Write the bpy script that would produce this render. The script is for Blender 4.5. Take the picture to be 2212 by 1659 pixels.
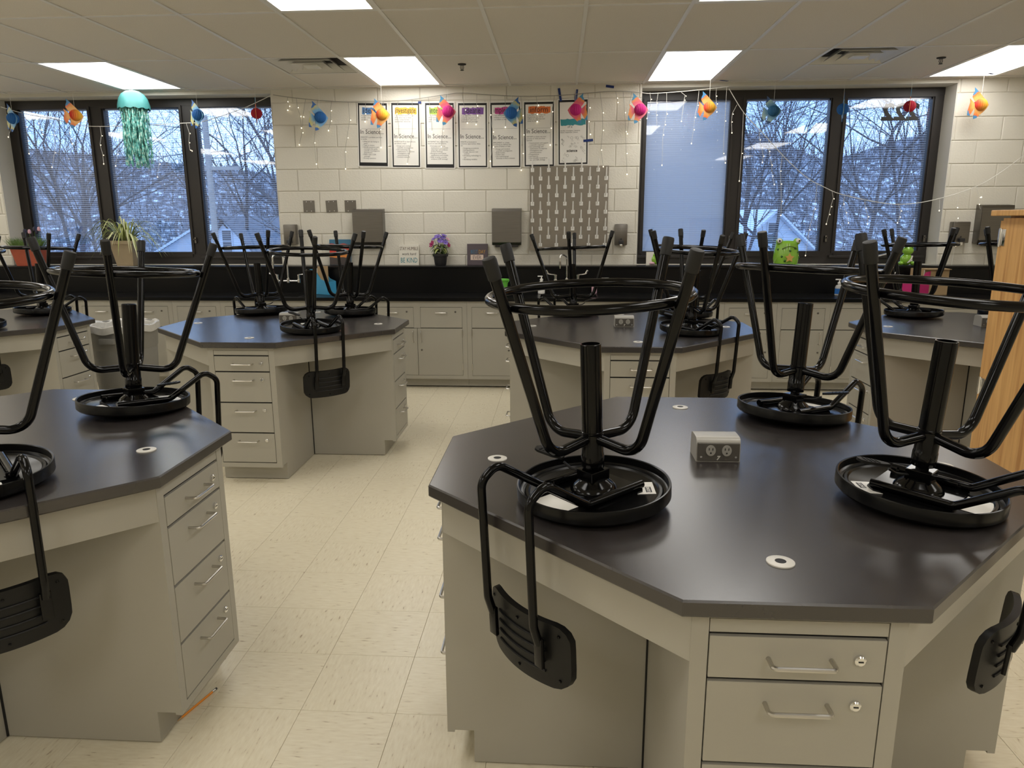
import bpy, bmesh, math, random
from mathutils import Vector, Matrix, Euler

# ------------------------------------------------------------------ scene, camera, world, exposure
S = bpy.context.scene
for o in list(bpy.data.objects):
    bpy.data.objects.remove(o)
COL = S.collection
S.view_settings.view_transform = 'Standard'
S.view_settings.look = 'None'
S.view_settings.gamma = 1.0
S.view_settings.use_curve_mapping = False
S.view_settings.exposure = 0.0

F_PX, PITCH, YAW, ROLL, CAM_H = 1572.61, 0.2207, 0.0642, -0.0042, 1.5126
_fw = Vector((-math.sin(YAW)*math.cos(PITCH), math.cos(YAW)*math.cos(PITCH), -math.sin(PITCH)))
_rt = Vector((math.cos(YAW), math.sin(YAW), 0))
_up = _rt.cross(_fw)
_r = math.cos(ROLL)*_rt + math.sin(ROLL)*_up
_u = -math.sin(ROLL)*_rt + math.cos(ROLL)*_up
cam_data = bpy.data.cameras.new('camera')
cam = bpy.data.objects.new('camera', cam_data)
COL.objects.link(cam)
cam_data.sensor_fit = 'HORIZONTAL'
cam_data.sensor_width = 36.0
cam_data.lens = F_PX/2212*36.0
cam_data.clip_start = 0.05
cam_data.clip_end = 500
cam.matrix_world = Matrix(((_r.x, _u.x, -_fw.x, 0), (_r.y, _u.y, -_fw.y, 0), (_r.z, _u.z, -_fw.z, CAM_H), (0, 0, 0, 1)))
S.camera = cam

SKY_COL = (0.31, 0.54, 1.0)
SKY_STRENGTH = 3.1
LAMP_COL = (1.0, 0.968, 0.915)
LAMP_STRENGTH = 7.2
world = bpy.data.worlds.new('dusk_sky')
S.world = world
world.use_nodes = True
_nt = world.node_tree
_bg = _nt.nodes['Background']
_tc = _nt.nodes.new('ShaderNodeTexCoord')
_nz = _nt.nodes.new('ShaderNodeTexNoise'); _nz.inputs['Scale'].default_value = 3.0; _nz.inputs['Detail'].default_value = 4
_rp = _nt.nodes.new('ShaderNodeValToRGB')
_rp.color_ramp.elements[0].position = 0.35; _rp.color_ramp.elements[0].color = (SKY_COL[0]*0.85, SKY_COL[1]*0.9, SKY_COL[2]*0.95, 1)
_rp.color_ramp.elements[1].position = 0.7; _rp.color_ramp.elements[1].color = (SKY_COL[0]*1.35, SKY_COL[1]*1.15, SKY_COL[2], 1)
_nt.links.new(_tc.outputs['Generated'], _nz.inputs['Vector'])
_nt.links.new(_nz.outputs['Fac'], _rp.inputs['Fac'])
_nt.links.new(_rp.outputs['Color'], _bg.inputs['Color'])
_bg.inputs['Strength'].default_value = SKY_STRENGTH

R = math.radians
PI = math.pi

# ------------------------------------------------------------------ materials
def srgb(r, g, b):
    f = lambda c: (c/255/12.92) if c/255 <= 0.04045 else ((c/255+0.055)/1.055)**2.4
    return (f(r), f(g), f(b))

MATS = {}
def mat(name, col, rough=0.5, metal=0.0, var=0.0, vscale=8.0, bump=0.0, bscale=200.0, spec=0.5, coat=0.0, trans=0.0, stretch=None):
    m = bpy.data.materials.new(name); m.use_nodes = True
    nt = m.node_tree; b = nt.nodes['Principled BSDF']
    b.inputs['Base Color'].default_value = (*col, 1)
    b.inputs['Roughness'].default_value = rough
    b.inputs['Metallic'].default_value = metal
    b.inputs['Specular IOR Level'].default_value = spec
    b.inputs['Coat Weight'].default_value = coat
    b.inputs['Transmission Weight'].default_value = trans
    tc = nt.nodes.new('ShaderNodeTexCoord')
    src = tc.outputs['Object']
    if stretch:
        mp = nt.nodes.new('ShaderNodeMapping'); mp.inputs['Scale'].default_value = stretch
        nt.links.new(src, mp.inputs['Vector']); src = mp.outputs['Vector']
    if var > 0:
        n = nt.nodes.new('ShaderNodeTexNoise'); n.inputs['Scale'].default_value = vscale; n.inputs['Detail'].default_value = 5
        rp = nt.nodes.new('ShaderNodeValToRGB')
        rp.color_ramp.elements[0].position = 0.3; rp.color_ramp.elements[1].position = 0.7
        rp.color_ramp.elements[0].color = (*[max(0, c*(1-var)) for c in col], 1)
        rp.color_ramp.elements[1].color = (*[min(1, c*(1+var)) for c in col], 1)
        nt.links.new(src, n.inputs['Vector']); nt.links.new(n.outputs['Fac'], rp.inputs['Fac'])
        nt.links.new(rp.outputs['Color'], b.inputs['Base Color'])
    if bump > 0:
        n2 = nt.nodes.new('ShaderNodeTexNoise'); n2.inputs['Scale'].default_value = bscale; n2.inputs['Detail'].default_value = 3
        bp = nt.nodes.new('ShaderNodeBump'); bp.inputs['Strength'].default_value = bump; bp.inputs['Distance'].default_value = 0.01
        nt.links.new(src, n2.inputs['Vector']); nt.links.new(n2.outputs['Fac'], bp.inputs['Height'])
        nt.links.new(bp.outputs['Normal'], b.inputs['Normal'])
    MATS[name] = m
    return m

def emit(name, col, strength):
    m = bpy.data.materials.new(name); m.use_nodes = True
    nt = m.node_tree; nt.nodes.clear()
    e = nt.nodes.new('ShaderNodeEmission'); o = nt.nodes.new('ShaderNodeOutputMaterial')
    e.inputs['Color'].default_value = (*col, 1); e.inputs['Strength'].default_value = strength
    nt.links.new(e.outputs[0], o.inputs[0]); MATS[name] = m
    return m

mat('cabinet', srgb(174, 170, 158), 0.42, var=0.025, vscale=3)
mat('cabinet_gap', srgb(28, 27, 25), 0.7)
mat('epoxy', srgb(50, 46, 45), 0.27, var=0.10, vscale=5, spec=0.95, bump=0.012, bscale=60)
mat('epoxy_edge', srgb(40, 39, 39), 0.5)
mat('counter_black', srgb(12, 12, 13), 0.30, var=0.1, vscale=4, spec=0.22)
mat('stool_metal', (0.0020, 0.0020, 0.0022), 0.14, spec=0.26)
mat('stool_shell', (0.0030, 0.0030, 0.0031), 0.26, spec=0.28)
mat('stool_plastic', (0.006, 0.006, 0.006), 0.44, bump=0.05, bscale=400, spec=0.32)
mat('rubber', (0.010, 0.010, 0.010), 0.55, spec=0.4)
mat('steel', (0.62, 0.60, 0.56), 0.28, metal=1.0)
mat('chrome', (0.8, 0.8, 0.8), 0.12, metal=1.0)
mat('brushed', (0.20, 0.188, 0.172), 0.34, metal=1.0, stretch=(1, 1, 40), var=0.08, vscale=6)
mat('block_paint', srgb(226, 222, 210), 0.45, bump=0.25, bscale=70, var=0.015, vscale=2)
mat('mortar', srgb(216, 212, 200), 0.6)
mat('plaster', srgb(222, 219, 209), 0.55)
mat('ceiling_tile', srgb(226, 220, 209), 0.9, bump=0.3, bscale=350, var=0.05, vscale=180)
mat('ceiling_grid', srgb(226, 224, 218), 0.45)
mat('white_metal', srgb(225, 223, 216), 0.4)
mat('frame_dark', srgb(40, 36, 34), 0.42, var=0.05, vscale=4)
mat('slat', srgb(205, 210, 215), 0.45)
mat('vent_dark', srgb(45, 42, 38), 0.8)
mat('paper', srgb(240, 238, 232), 0.35)
mat('ink_black', srgb(22, 22, 24), 0.5)
mat('ink_grey', srgb(62, 60, 60), 0.6)
mat('white_plastic', srgb(246, 245, 241), 0.35)
mat('wire_white', srgb(230, 228, 220), 0.4)
mat('wire_clear', srgb(150, 148, 140), 0.4)
mat('tape_blue', srgb(22, 52, 120), 0.6)
mat('outlet_grey', srgb(168, 165, 157), 0.4, metal=0.1)
mat('outlet_face', srgb(92, 88, 82), 0.4, metal=0.2)
mat('ring_white', srgb(215, 212, 204), 0.35)
mat('pencil', srgb(240, 150, 40), 0.45)
mat('pencil_tip', srgb(205, 165, 115), 0.6)
mat('terracotta', srgb(176, 84, 58), 0.6, var=0.08, vscale=10)
mat('pot_beige', srgb(178, 160, 130), 0.5, var=0.05, vscale=8)
mat('pot_black', srgb(42, 42, 44), 0.4)
mat('leaf_light', srgb(150, 160, 88), 0.5, var=0.25, vscale=12, stretch=(1, 1, 1))
mat('leaf_stripe', srgb(205, 208, 160), 0.5)
mat('leaf_dark', srgb(70, 92, 48), 0.5, var=0.3, vscale=30)
mat('grass', srgb(88, 120, 52), 0.6, var=0.3, vscale=40)
mat('flower_purple', srgb(120, 98, 178), 0.6, var=0.25, vscale=40)
mat('flower_magenta', srgb(150, 40, 92), 0.6, var=0.25, vscale=40)
mat('flower_pink', srgb(215, 170, 185), 0.6)
mat('flower_navy', srgb(34, 32, 58), 0.6)
mat('frog_green', srgb(138, 190, 62), 0.22, var=0.08, vscale=10, coat=0.5)
mat('frog_spot', srgb(52, 98, 38), 0.3)
mat('frog_mouth', srgb(78, 90, 34), 0.4)
mat('eye_white', srgb(236, 232, 222), 0.2)
mat('star_orange', srgb(216, 172, 92), 0.4)
mat('bin_blue', srgb(70, 160, 205), 0.35)
mat('bin_blue_deep', srgb(30, 95, 165), 0.35)
mat('bin_pink', srgb(205, 40, 120), 0.35)
mat('bucket_green', srgb(110, 200, 70), 0.35)
mat('kraft', srgb(176, 150, 112), 0.8, var=0.06, vscale=12)
mat('bottle_clear', srgb(215, 215, 212), 0.15, trans=0.3)
mat('bottle_blue', srgb(45, 110, 190), 0.15)
mat('trash_grey', srgb(142, 140, 134), 0.5, var=0.04, vscale=6)
mat('bag', srgb(214, 212, 206), 0.3, var=0.08, vscale=20)
mat('canvas_white', srgb(226, 222, 210), 0.7)
mat('canvas_teal', srgb(38, 130, 142), 0.6)
mat('canvas_brown', srgb(92, 70, 54), 0.6)
mat('canvas_mauve', srgb(88, 78, 84), 0.7)
mat('canvas_gold', srgb(196, 150, 60), 0.6)
mat('canvas_pink', srgb(222, 200, 186), 0.6)
mat('art_red', srgb(205, 62, 48), 0.6)
mat('art_blue', srgb(62, 118, 150), 0.6)
mat('art_orange', srgb(220, 138, 60), 0.6)
mat('art_dark', srgb(70, 62, 60), 0.6)
for n, c in dict(blue=(98, 142, 196), yellow=(232, 184, 70), green=(178, 206, 92), purple=(128, 84, 160), magenta=(196, 70, 140), orange=(222, 120, 60), teal=(60, 150, 160)).items():
    mat('stroke_'+n, srgb(*c), 0.6)
mat('jelly_dome', srgb(66, 138, 138), 0.5, var=0.06, vscale=15)
mat('snow', srgb(225, 232, 242), 0.8, var=0.06, vscale=3)
mat('bark', srgb(74, 68, 70), 0.9, var=0.2, vscale=6)
mat('siding', srgb(205, 212, 222), 0.7)
mat('roof_shingle', srgb(112, 114, 122), 0.9, var=0.15, vscale=6)
mat('pole_wood', srgb(150, 140, 132), 0.9, var=0.1, vscale=3)
mat('house_window', srgb(60, 66, 78), 0.3)
mat('rack_steel', (0.30, 0.27, 0.23), 0.42, metal=0.85)
emit('bulb', (1.0, 0.84, 0.55), 6.0)
emit('diffuser', LAMP_COL, LAMP_STRENGTH)

def tune(m):
    return m.node_tree, m.node_tree.nodes['Principled BSDF']

# oak veneer: vertical grain
def oak():
    m = mat('oak', srgb(196, 140, 76), 0.42)
    nt, b = tune(m)
    tc = nt.nodes.new('ShaderNodeTexCoord'); mp = nt.nodes.new('ShaderNodeMapping')
    mp.inputs['Scale'].default_value = (11, 11, 0.5)
    n = nt.nodes.new('ShaderNodeTexNoise'); n.inputs['Scale'].default_value = 2.6; n.inputs['Detail'].default_value = 7; n.inputs['Distortion'].default_value = 1.2
    w = nt.nodes.new('ShaderNodeTexWave'); w.inputs['Scale'].default_value = 1.6; w.inputs['Distortion'].default_value = 6; w.inputs['Detail'].default_value = 3; w.inputs['Detail Scale'].default_value = 1.5
    mx = nt.nodes.new('ShaderNodeMix'); mx.data_type = 'FLOAT'; mx.inputs[0].default_value = 0.30
    rp = nt.nodes.new('ShaderNodeValToRGB')
    rp.color_ramp.elements[0].position = 0.25; rp.color_ramp.elements[0].color = (*srgb(172, 120, 66), 1)
    rp.color_ramp.elements[1].position = 0.75; rp.color_ramp.elements[1].color = (*srgb(218, 172, 110), 1)
    L = nt.links.new
    L(tc.outputs['Object'], mp.inputs['Vector']); L(mp.outputs[0], n.inputs['Vector']); L(mp.outputs[0], w.inputs['Vector'])
    L(n.outputs['Fac'], mx.inputs[2]); L(w.outputs['Fac'], mx.inputs[3]); L(mx.outputs[0], rp.inputs['Fac']); L(rp.outputs[0], b.inputs['Base Color'])
oak()

# vinyl composition tile: warm beige with short streaks whose direction flips from tile to tile
def vct():
    m = mat('vct', srgb(214, 204, 176), 0.30)
    nt, b = tune(m); L = nt.links.new
    tc = nt.nodes.new('ShaderNodeTexCoord')
    geo = nt.nodes.new('ShaderNodeNewGeometry')
    outs = []
    for sc in ((22, 105, 1), (105, 22, 1)):
        mp = nt.nodes.new('ShaderNodeMapping'); mp.inputs['Scale'].default_value = sc
        n = nt.nodes.new('ShaderNodeTexNoise'); n.inputs['Scale'].default_value = 1.0; n.inputs['Detail'].default_value = 2
        L(geo.outputs['Position'], mp.inputs['Vector']); L(mp.outputs[0], n.inputs['Vector']); outs.append(n.outputs['Fac'])
    ck = nt.nodes.new('ShaderNodeTexChecker'); ck.inputs['Scale'].default_value = 1/0.3048
    mpc = nt.nodes.new('ShaderNodeMapping'); mpc.inputs['Location'].default_value = (1.108/0.3048*0.3048, -2.5917, 0.05)
    L(geo.outputs['Position'], mpc.inputs['Vector']); L(mpc.outputs[0], ck.inputs['Vector'])
    mx = nt.nodes.new('ShaderNodeMix'); mx.data_type = 'FLOAT'
    L(ck.outputs['Fac'], mx.inputs[0]); L(outs[0], mx.inputs[2]); L(outs[1], mx.inputs[3])
    rp = nt.nodes.new('ShaderNodeValToRGB')
    rp.color_ramp.elements[0].position = 0.0; rp.color_ramp.elements[0].color = (*srgb(120, 100, 74), 1)
    rp.color_ramp.elements[1].position = 0.36; rp.color_ramp.elements[1].color = (*srgb(216, 206, 179), 1)
    e = rp.color_ramp.elements.new(0.26); e.color = (*srgb(168, 150, 120), 1)
    e = rp.color_ramp.elements.new(0.31); e.color = (*srgb(206, 194, 166), 1)
    e = rp.color_ramp.elements.new(0.8); e.color = (*srgb(226, 218, 194), 1)
    L(mx.outputs[0], rp.inputs['Fac'])
    n3 = nt.nodes.new('ShaderNodeTexNoise'); n3.inputs['Scale'].default_value = 1.3
    L(geo.outputs['Position'], n3.inputs['Vector'])
    mm = nt.nodes.new('ShaderNodeMix'); mm.data_type = 'RGBA'; mm.blend_type = 'MULTIPLY'; mm.inputs[0].default_value = 0.25
    L(rp.outputs[0], mm.inputs[6]); L(n3.outputs['Color'], mm.inputs[7])
    hs = nt.nodes.new('ShaderNodeHueSaturation'); hs.inputs['Value'].default_value = 1.14; hs.inputs['Saturation'].default_value = 0.95
    L(rp.outputs[0], hs.inputs['Color'])
    L(hs.outputs[0], b.inputs['Base Color'])
vct()

# window glass: clear pane with Fresnel reflection
def glass():
    m = bpy.data.materials.new('window_glass'); m.use_nodes = True
    nt = m.node_tree; nt.nodes.clear(); L = nt.links.new
    o = nt.nodes.new('ShaderNodeOutputMaterial'); t = nt.nodes.new('ShaderNodeBsdfTransparent'); g = nt.nodes.new('ShaderNodeBsdfGlossy')
    g.inputs['Roughness'].default_value = 0.02
    fr = nt.nodes.new('ShaderNodeFresnel'); fr.inputs['IOR'].default_value = 1.55
    mu = nt.nodes.new('ShaderNodeMath'); mu.operation = 'MULTIPLY'; mu.inputs[1].default_value = 1.15
    mx = nt.nodes.new('ShaderNodeMixShader')
    L(fr.outputs[0], mu.inputs[0]); L(mu.outputs[0], mx.inputs[0]); L(t.outputs[0], mx.inputs[1]); L(g.outputs[0], mx.inputs[2]); L(mx.outputs[0], o.inputs[0])
    MATS['window_glass'] = m
glass()

# thin blind slats let some daylight through
def slat_mat():
    m = mat('slat', srgb(222, 226, 230), 0.5)
    nt, b = tune(m); L = nt.links.new
    o = nt.nodes['Material Output']; t = nt.nodes.new('ShaderNodeBsdfTranslucent'); t.inputs['Color'].default_value = (*srgb(225, 228, 230), 1)
    mx = nt.nodes.new('ShaderNodeMixShader'); mx.inputs[0].default_value = 0.35
    L(b.outputs[0], mx.inputs[1]); L(t.outputs[0], mx.inputs[2]); L(mx.outputs[0], o.inputs[0])
slat_mat()

# iridescent streamers
def irid():
    m = mat('streamer', srgb(120, 200, 190), 0.25)
    nt, b = tune(m); L = nt.links.new
    lw = nt.nodes.new('ShaderNodeTexNoise'); lw.inputs['Scale'].default_value = 45
    rp = nt.nodes.new('ShaderNodeValToRGB')
    rp.color_ramp.elements[0].position = 0.3; rp.color_ramp.elements[0].color = (*srgb(62, 150, 148), 1)
    rp.color_ramp.elements[1].position = 0.75; rp.color_ramp.elements[1].color = (*srgb(225, 246, 232), 1)
    e = rp.color_ramp.elements.new(0.5); e.color = (*srgb(128, 204, 194), 1)
    tc = nt.nodes.new('ShaderNodeTexCoord')
    L(tc.outputs['Object'], lw.inputs['Vector']); L(lw.outputs['Fac'], rp.inputs['Fac']); L(rp.outputs[0], b.inputs['Base Color'])
irid()

# snowy wooded hillside
def hill():
    m = mat('hill', srgb(90, 88, 92), 0.95)
    nt, b = tune(m); L = nt.links.new
    geo = nt.nodes.new('ShaderNodeNewGeometry')
    n = nt.nodes.new('ShaderNodeTexNoise'); n.inputs['Scale'].default_value = 1.5; n.inputs['Detail'].default_value = 10; n.inputs['Roughness'].default_value = 0.72
    rp = nt.nodes.new('ShaderNodeValToRGB')
    rp.color_ramp.elements[0].position = 0.46; rp.color_ramp.elements[0].color = (*srgb(80, 80, 88), 1)
    rp.color_ramp.elements[1].position = 0.62; rp.color_ramp.elements[1].color = (*srgb(228, 234, 242), 1)
    e = rp.color_ramp.elements.new(0.56); e.color = (*srgb(140, 140, 148), 1)
    L(geo.outputs['Position'], n.inputs['Vector']); L(n.outputs['Fac'], rp.inputs['Fac']); L(rp.outputs[0], b.inputs['Base Color'])
hill()

# printed fish card: body colour in the middle, bands of other colours towards the fins
def fish_mat(name, inner, mid, outer, tip):
    m = mat(name, srgb(*inner), 0.5)
    nt, b = tune(m); L = nt.links.new
    tc = nt.nodes.new('ShaderNodeTexCoord')
    ln = nt.nodes.new('ShaderNodeVectorMath'); ln.operation = 'LENGTH'
    rp = nt.nodes.new('ShaderNodeValToRGB')
    mu = nt.nodes.new('ShaderNodeMath'); mu.operation = 'MULTIPLY'; mu.inputs[1].default_value = 1/0.15
    n = nt.nodes.new('ShaderNodeTexNoise'); n.inputs['Scale'].default_value = 14
    ad = nt.nodes.new('ShaderNodeMath'); ad.operation = 'MULTIPLY_ADD'; ad.inputs[1].default_value = 0.5
    cr = rp.color_ramp
    cr.elements[0].position = 0.30+0.2; cr.elements[0].color = (*srgb(*inner), 1)
    cr.elements[1].position = 0.95+0.2; cr.elements[1].color = (*srgb(*tip), 1)
    e = cr.elements.new(0.52+0.2); e.color = (*srgb(*mid), 1)
    e = cr.elements.new(0.74+0.2); e.color = (*srgb(*outer), 1)
    L(tc.outputs['Object'], ln.inputs[0]); L(ln.outputs['Value'], mu.inputs[0]); L(tc.outputs['Object'], n.inputs['Vector'])
    L(n.outputs['Fac'], ad.inputs[0]); L(mu.outputs[0], ad.inputs[2]); L(ad.outputs[0], rp.inputs['Fac']); L(rp.outputs[0], b.inputs['Base Color'])
fish_mat('fish_orange', (238, 168, 110), (236, 176, 96), (228, 110, 50), (70, 130, 175))
fish_mat('fish_pink', (232, 130, 140), (226, 96, 120), (232, 150, 70), (70, 140, 180))
fish_mat('fish_blue', (72, 130, 190), (110, 165, 205), (200, 190, 110), (40, 95, 165))
fish_mat('fish_teal', (60, 110, 150), (96, 140, 165), (150, 175, 170), (40, 70, 110))
mat('ball_blue', srgb(28, 98, 170), 0.7)
mat('ball_magenta', srgb(196, 28, 120), 0.7)
mat('ball_red', srgb(170, 22, 48), 0.7)
mat('ball_teal', srgb(28, 88, 128), 0.7)
def ball_grad():
    m = mat('ball_fire', srgb(230, 120, 40), 0.7)
    nt, b = tune(m); L = nt.links.new
    tc = nt.nodes.new('ShaderNodeTexCoord'); sp = nt.nodes.new('ShaderNodeSeparateXYZ'); rp = nt.nodes.new('ShaderNodeValToRGB')
    mr = nt.nodes.new('ShaderNodeMapRange'); mr.inputs[1].default_value = -0.05; mr.inputs[2].default_value = 0.05
    rp.color_ramp.elements[0].color = (*srgb(206, 34, 40), 1); rp.color_ramp.elements[1].color = (*srgb(240, 196, 50), 1)
    L(tc.outputs['Object'], sp.inputs[0]); L(sp.outputs['X'], mr.inputs[0]); L(mr.outputs[0], rp.inputs['Fac']); L(rp.outputs[0], b.inputs['Base Color'])
ball_grad()

# ------------------------------------------------------------------ mesh helpers
class MB:
    """collects shapes; build() links them as ONE mesh object"""
    def __init__(s):
        s.v = []; s.f = []
    def add(s, verts, faces, M=None):
        o = len(s.v)
        s.v += [tuple(M @ Vector(p)) if M is not None else tuple(p) for p in verts]
        s.f += [tuple(i+o for i in f) for f in faces]
        return s
    def box(s, x0, x1, y0, y1, z0, z1, M=None):
        return s.add([(x0,y0,z0),(x1,y0,z0),(x1,y1,z0),(x0,y1,z0),(x0,y0,z1),(x1,y0,z1),(x1,y1,z1),(x0,y1,z1)],
                     [(0,3,2,1),(4,5,6,7),(0,1,5,4),(1,2,6,5),(2,3,7,6),(3,0,4,7)], M)
    def cbox(s, x0, x1, y0, y1, z0, z1, c, M=None):
        """box with chamfered edges"""
        bm = bmesh.new()
        bmesh.ops.create_cube(bm, size=1)
        for v in bm.verts:
            v.co = Vector(((x0+x1)/2+v.co.x*(x1-x0), (y0+y1)/2+v.co.y*(y1-y0), (z0+z1)/2+v.co.z*(z1-z0)))
        bmesh.ops.bevel(bm, geom=list(bm.edges), offset=c, segments=2, affect='EDGES', profile=0.6)
        bm.verts.index_update()
        vs = [v.co.copy() for v in bm.verts]; fs = [[v.index for v in f.verts] for f in bm.faces]
        bm.free()
        return s.add(vs, fs, M)
    def prism(s, poly, z0, z1, M=None):
        n = len(poly)
        vs = [(x, y, z0) for x, y in poly]+[(x, y, z1) for x, y in poly]
        fs = [tuple(range(n-1, -1, -1)), tuple(range(n, 2*n))]+[(i, (i+1) % n, n+(i+1) % n, n+i) for i in range(n)]
        return s.add(vs, fs, M)
    def lathe(s, prof, n=32, M=None, cap=True):
        """prof: list of (r, z)"""
        vs = []; fs = []
        for r, z in prof:
            for i in range(n):
                a = 2*PI*i/n; vs.append((r*math.cos(a), r*math.sin(a), z))
        for k in range(len(prof)-1):
            for i in range(n):
                j = (i+1) % n
                fs.append((k*n+i, k*n+j, (k+1)*n+j, (k+1)*n+i))
        if cap:
            fs.append(tuple(range(n-1, -1, -1))); b = (len(prof)-1)*n; fs.append(tuple(b+i for i in range(n)))
        return s.add(vs, fs, M)
    def tube(s, pts, r, n=10, closed=False, cap=True, M=None):
        pts = [Vector(p) for p in pts]; m = len(pts)
        rs = r if isinstance(r, (list, tuple)) else [r]*m
        vs = []; fs = []
        def tang(i):
            if closed: return (pts[(i+1) % m]-pts[i-1]).normalized()
            a = pts[max(0, i-1)]; b = pts[min(m-1, i+1)]
            return (b-a).normalized()
        t0 = tang(0)
        ref = Vector((0, 0, 1)) if abs(t0.z) < 0.9 else Vector((1, 0, 0))
        nx = t0.cross(ref).normalized()
        for i in range(m):
            t = tang(i)
            nx = (nx - t*nx.dot(t)).normalized(); ny = t.cross(nx)
            for k in range(n):
                a = 2*PI*k/n
                p = pts[i]+(nx*math.cos(a)+ny*math.sin(a))*rs[i]
                vs.append(tuple(p))
        rng = m if closed else m-1
        for i in range(rng):
            j = (i+1) % m
            for k in range(n):
                l = (k+1) % n
                fs.append((i*n+k, i*n+l, j*n+l, j*n+k))
        if cap and not closed:
            fs.append(tuple(range(n-1, -1, -1))); b = (m-1)*n; fs.append(tuple(b+k for k in range(n)))
        return s.add(vs, fs, M)
    def sphere(s, c, r, nu=16, nv=10, sc=(1, 1, 1), M=None):
        vs = [(c[0], c[1], c[2]-r*sc[2])]; fs = []
        for j in range(1, nv):
            t = PI*j/nv
            for i in range(nu):
                a = 2*PI*i/nu
                vs.append((c[0]+r*sc[0]*math.sin(t)*math.cos(a), c[1]+r*sc[1]*math.sin(t)*math.sin(a), c[2]-r*sc[2]*math.cos(t)))
        vs.append((c[0], c[1], c[2]+r*sc[2])); T = len(vs)-1
        for i in range(nu):
            j = (i+1) % nu
            fs.append((0, 1+j, 1+i)); b = 1+(nv-2)*nu
            fs.append((T, b+i, b+j))
            for k in range(nv-2):
                fs.append((1+k*nu+i, 1+k*nu+j, 1+(k+1)*nu+j, 1+(k+1)*nu+i))
        return s.add(vs, fs, M)
    def mesh(s, name, m, smooth=True, ang=35):
        me = bpy.data.meshes.new(name)
        me.from_pydata(s.v, [], s.f)
        if m: me.materials.append(MATS[m] if isinstance(m, str) else m)
        if smooth:
            me.shade_smooth(); me.set_sharp_from_angle(angle=R(ang))
        me.update()
        return me
    def build(s, name, m, parent=None, loc=(0, 0, 0), rot=None, smooth=True, ang=35):
        return link(name, s.mesh(name, m, smooth, ang), parent, loc, rot)

def link(name, me, parent=None, loc=(0, 0, 0), rot=None):
    o = bpy.data.objects.new(name, me)
    COL.objects.link(o)
    o.location = loc
    if rot is not None: o.rotation_euler = rot
    if parent is not None: o.parent = parent
    return o

def tag(o, label=None, cat=None, group=None, kind=None):
    if label: o['label'] = label
    if cat: o['category'] = cat
    if group: o['group'] = group
    if kind: o['kind'] = kind
    return o

def empty(name, loc=(0, 0, 0), rz=0.0):
    o = bpy.data.objects.new(name, None); COL.objects.link(o)
    o.empty_display_size = 0.1
    o.location = loc; o.rotation_euler = (0, 0, rz)
    return o

def copy_tree(o, parent=None):
    c = o.copy(); COL.objects.link(c); c.parent = parent
    for ch in list(o.children): copy_tree(ch, c)
    return c

def fillet(pts, rad, n=6):
    """round the inner corners of a polyline"""
    pts = [Vector(p) for p in pts]; out = [pts[0]]
    for i in range(1, len(pts)-1):
        p = pts[i]; a = (pts[i-1]-p); b = (pts[i+1]-p)
        r = rad[i-1] if isinstance(rad, (list, tuple)) else rad
        la, lb = a.length, b.length; a.normalize(); b.normalize()
        th = a.angle(b)
        d = min(r/math.tan(th/2), la*0.49, lb*0.49)
        rr = d*math.tan(th/2)
        ctr = p+(a+b).normalized()*(rr/math.sin(th/2))
        s0 = p+a*d-ctr; s1 = p+b*d-ctr
        for k in range(n+1):
            w_ = s0.angle(s1); f_ = k/n
            v = s0*(math.sin((1-f_)*w_)/math.sin(w_))+s1*(math.sin(f_*w_)/math.sin(w_))
            out.append(ctr+v)
    out.append(pts[-1])
    return out

TEXTS = []
def text(body, size, m, parent, loc, rot=(PI/2, 0, 0), align='CENTER', name='lettering', sx=1.0, line=1.0, bold=0.0, shear=0.0, flip=False):
    """flat lettering; turned into a mesh at the end of the script"""
    TEXTS.append((body, size, m, parent, loc, rot, align, name, sx, line, bold, shear, flip))

def flush_texts():
    tmp = []; groups = {}
    for t in TEXTS:
        body, size, m, parent, loc, rot, align, name, sx, line, bold, shear, flip = t
        key = (body, size, align, line, bold, shear)
        if key in groups: continue
        cu = bpy.data.curves.new('t', 'FONT'); cu.body = body; cu.size = size; cu.align_x = align; cu.resolution_u = 2
        cu.space_line = line; cu.offset = bold; cu.shear = shear
        o = bpy.data.objects.new('t', cu); COL.objects.link(o); groups[key] = o
    dg = bpy.context.evaluated_depsgraph_get(); dg.update()
    meshes = {}
    for k, o in groups.items():
        meshes[k] = bpy.data.meshes.new_from_object(o.evaluated_get(dg))
    for o in groups.values():
        c = o.data; bpy.data.objects.remove(o); bpy.data.curves.remove(c)
    done = {}
    for t in TEXTS:
        body, size, m, parent, loc, rot, align, name, sx, line, bold, shear, flip = t
        key = (body, size, align, line, bold, shear)
        k2 = key+(m,)
        if k2 not in done:
            me = meshes[key].copy(); me.materials.clear(); me.materials.append(MATS[m]); me.name = name
            done[k2] = me
        o = link(name, done[k2], parent, loc, rot)
        o.scale = (-sx if flip else sx, 1, 1)
    for me in meshes.values(): bpy.data.meshes.remove(me)

rnd = random.Random(7)

# ------------------------------------------------------------------ room shell
XL, XR, YB, YW, HC = -7.0, 5.6, -2.6, 7.165, 2.7276      # left, right, rear wall, window wall, ceiling
OPEN = [(-5.54, -2.74), (0.745, 3.54)]                     # window openings
SILL, HEAD, YOUT = 1.092, 2.70, 7.50
TX0, TY0, TS = -1.108, 2.5917, 0.3048                      # floor tile grid

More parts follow.
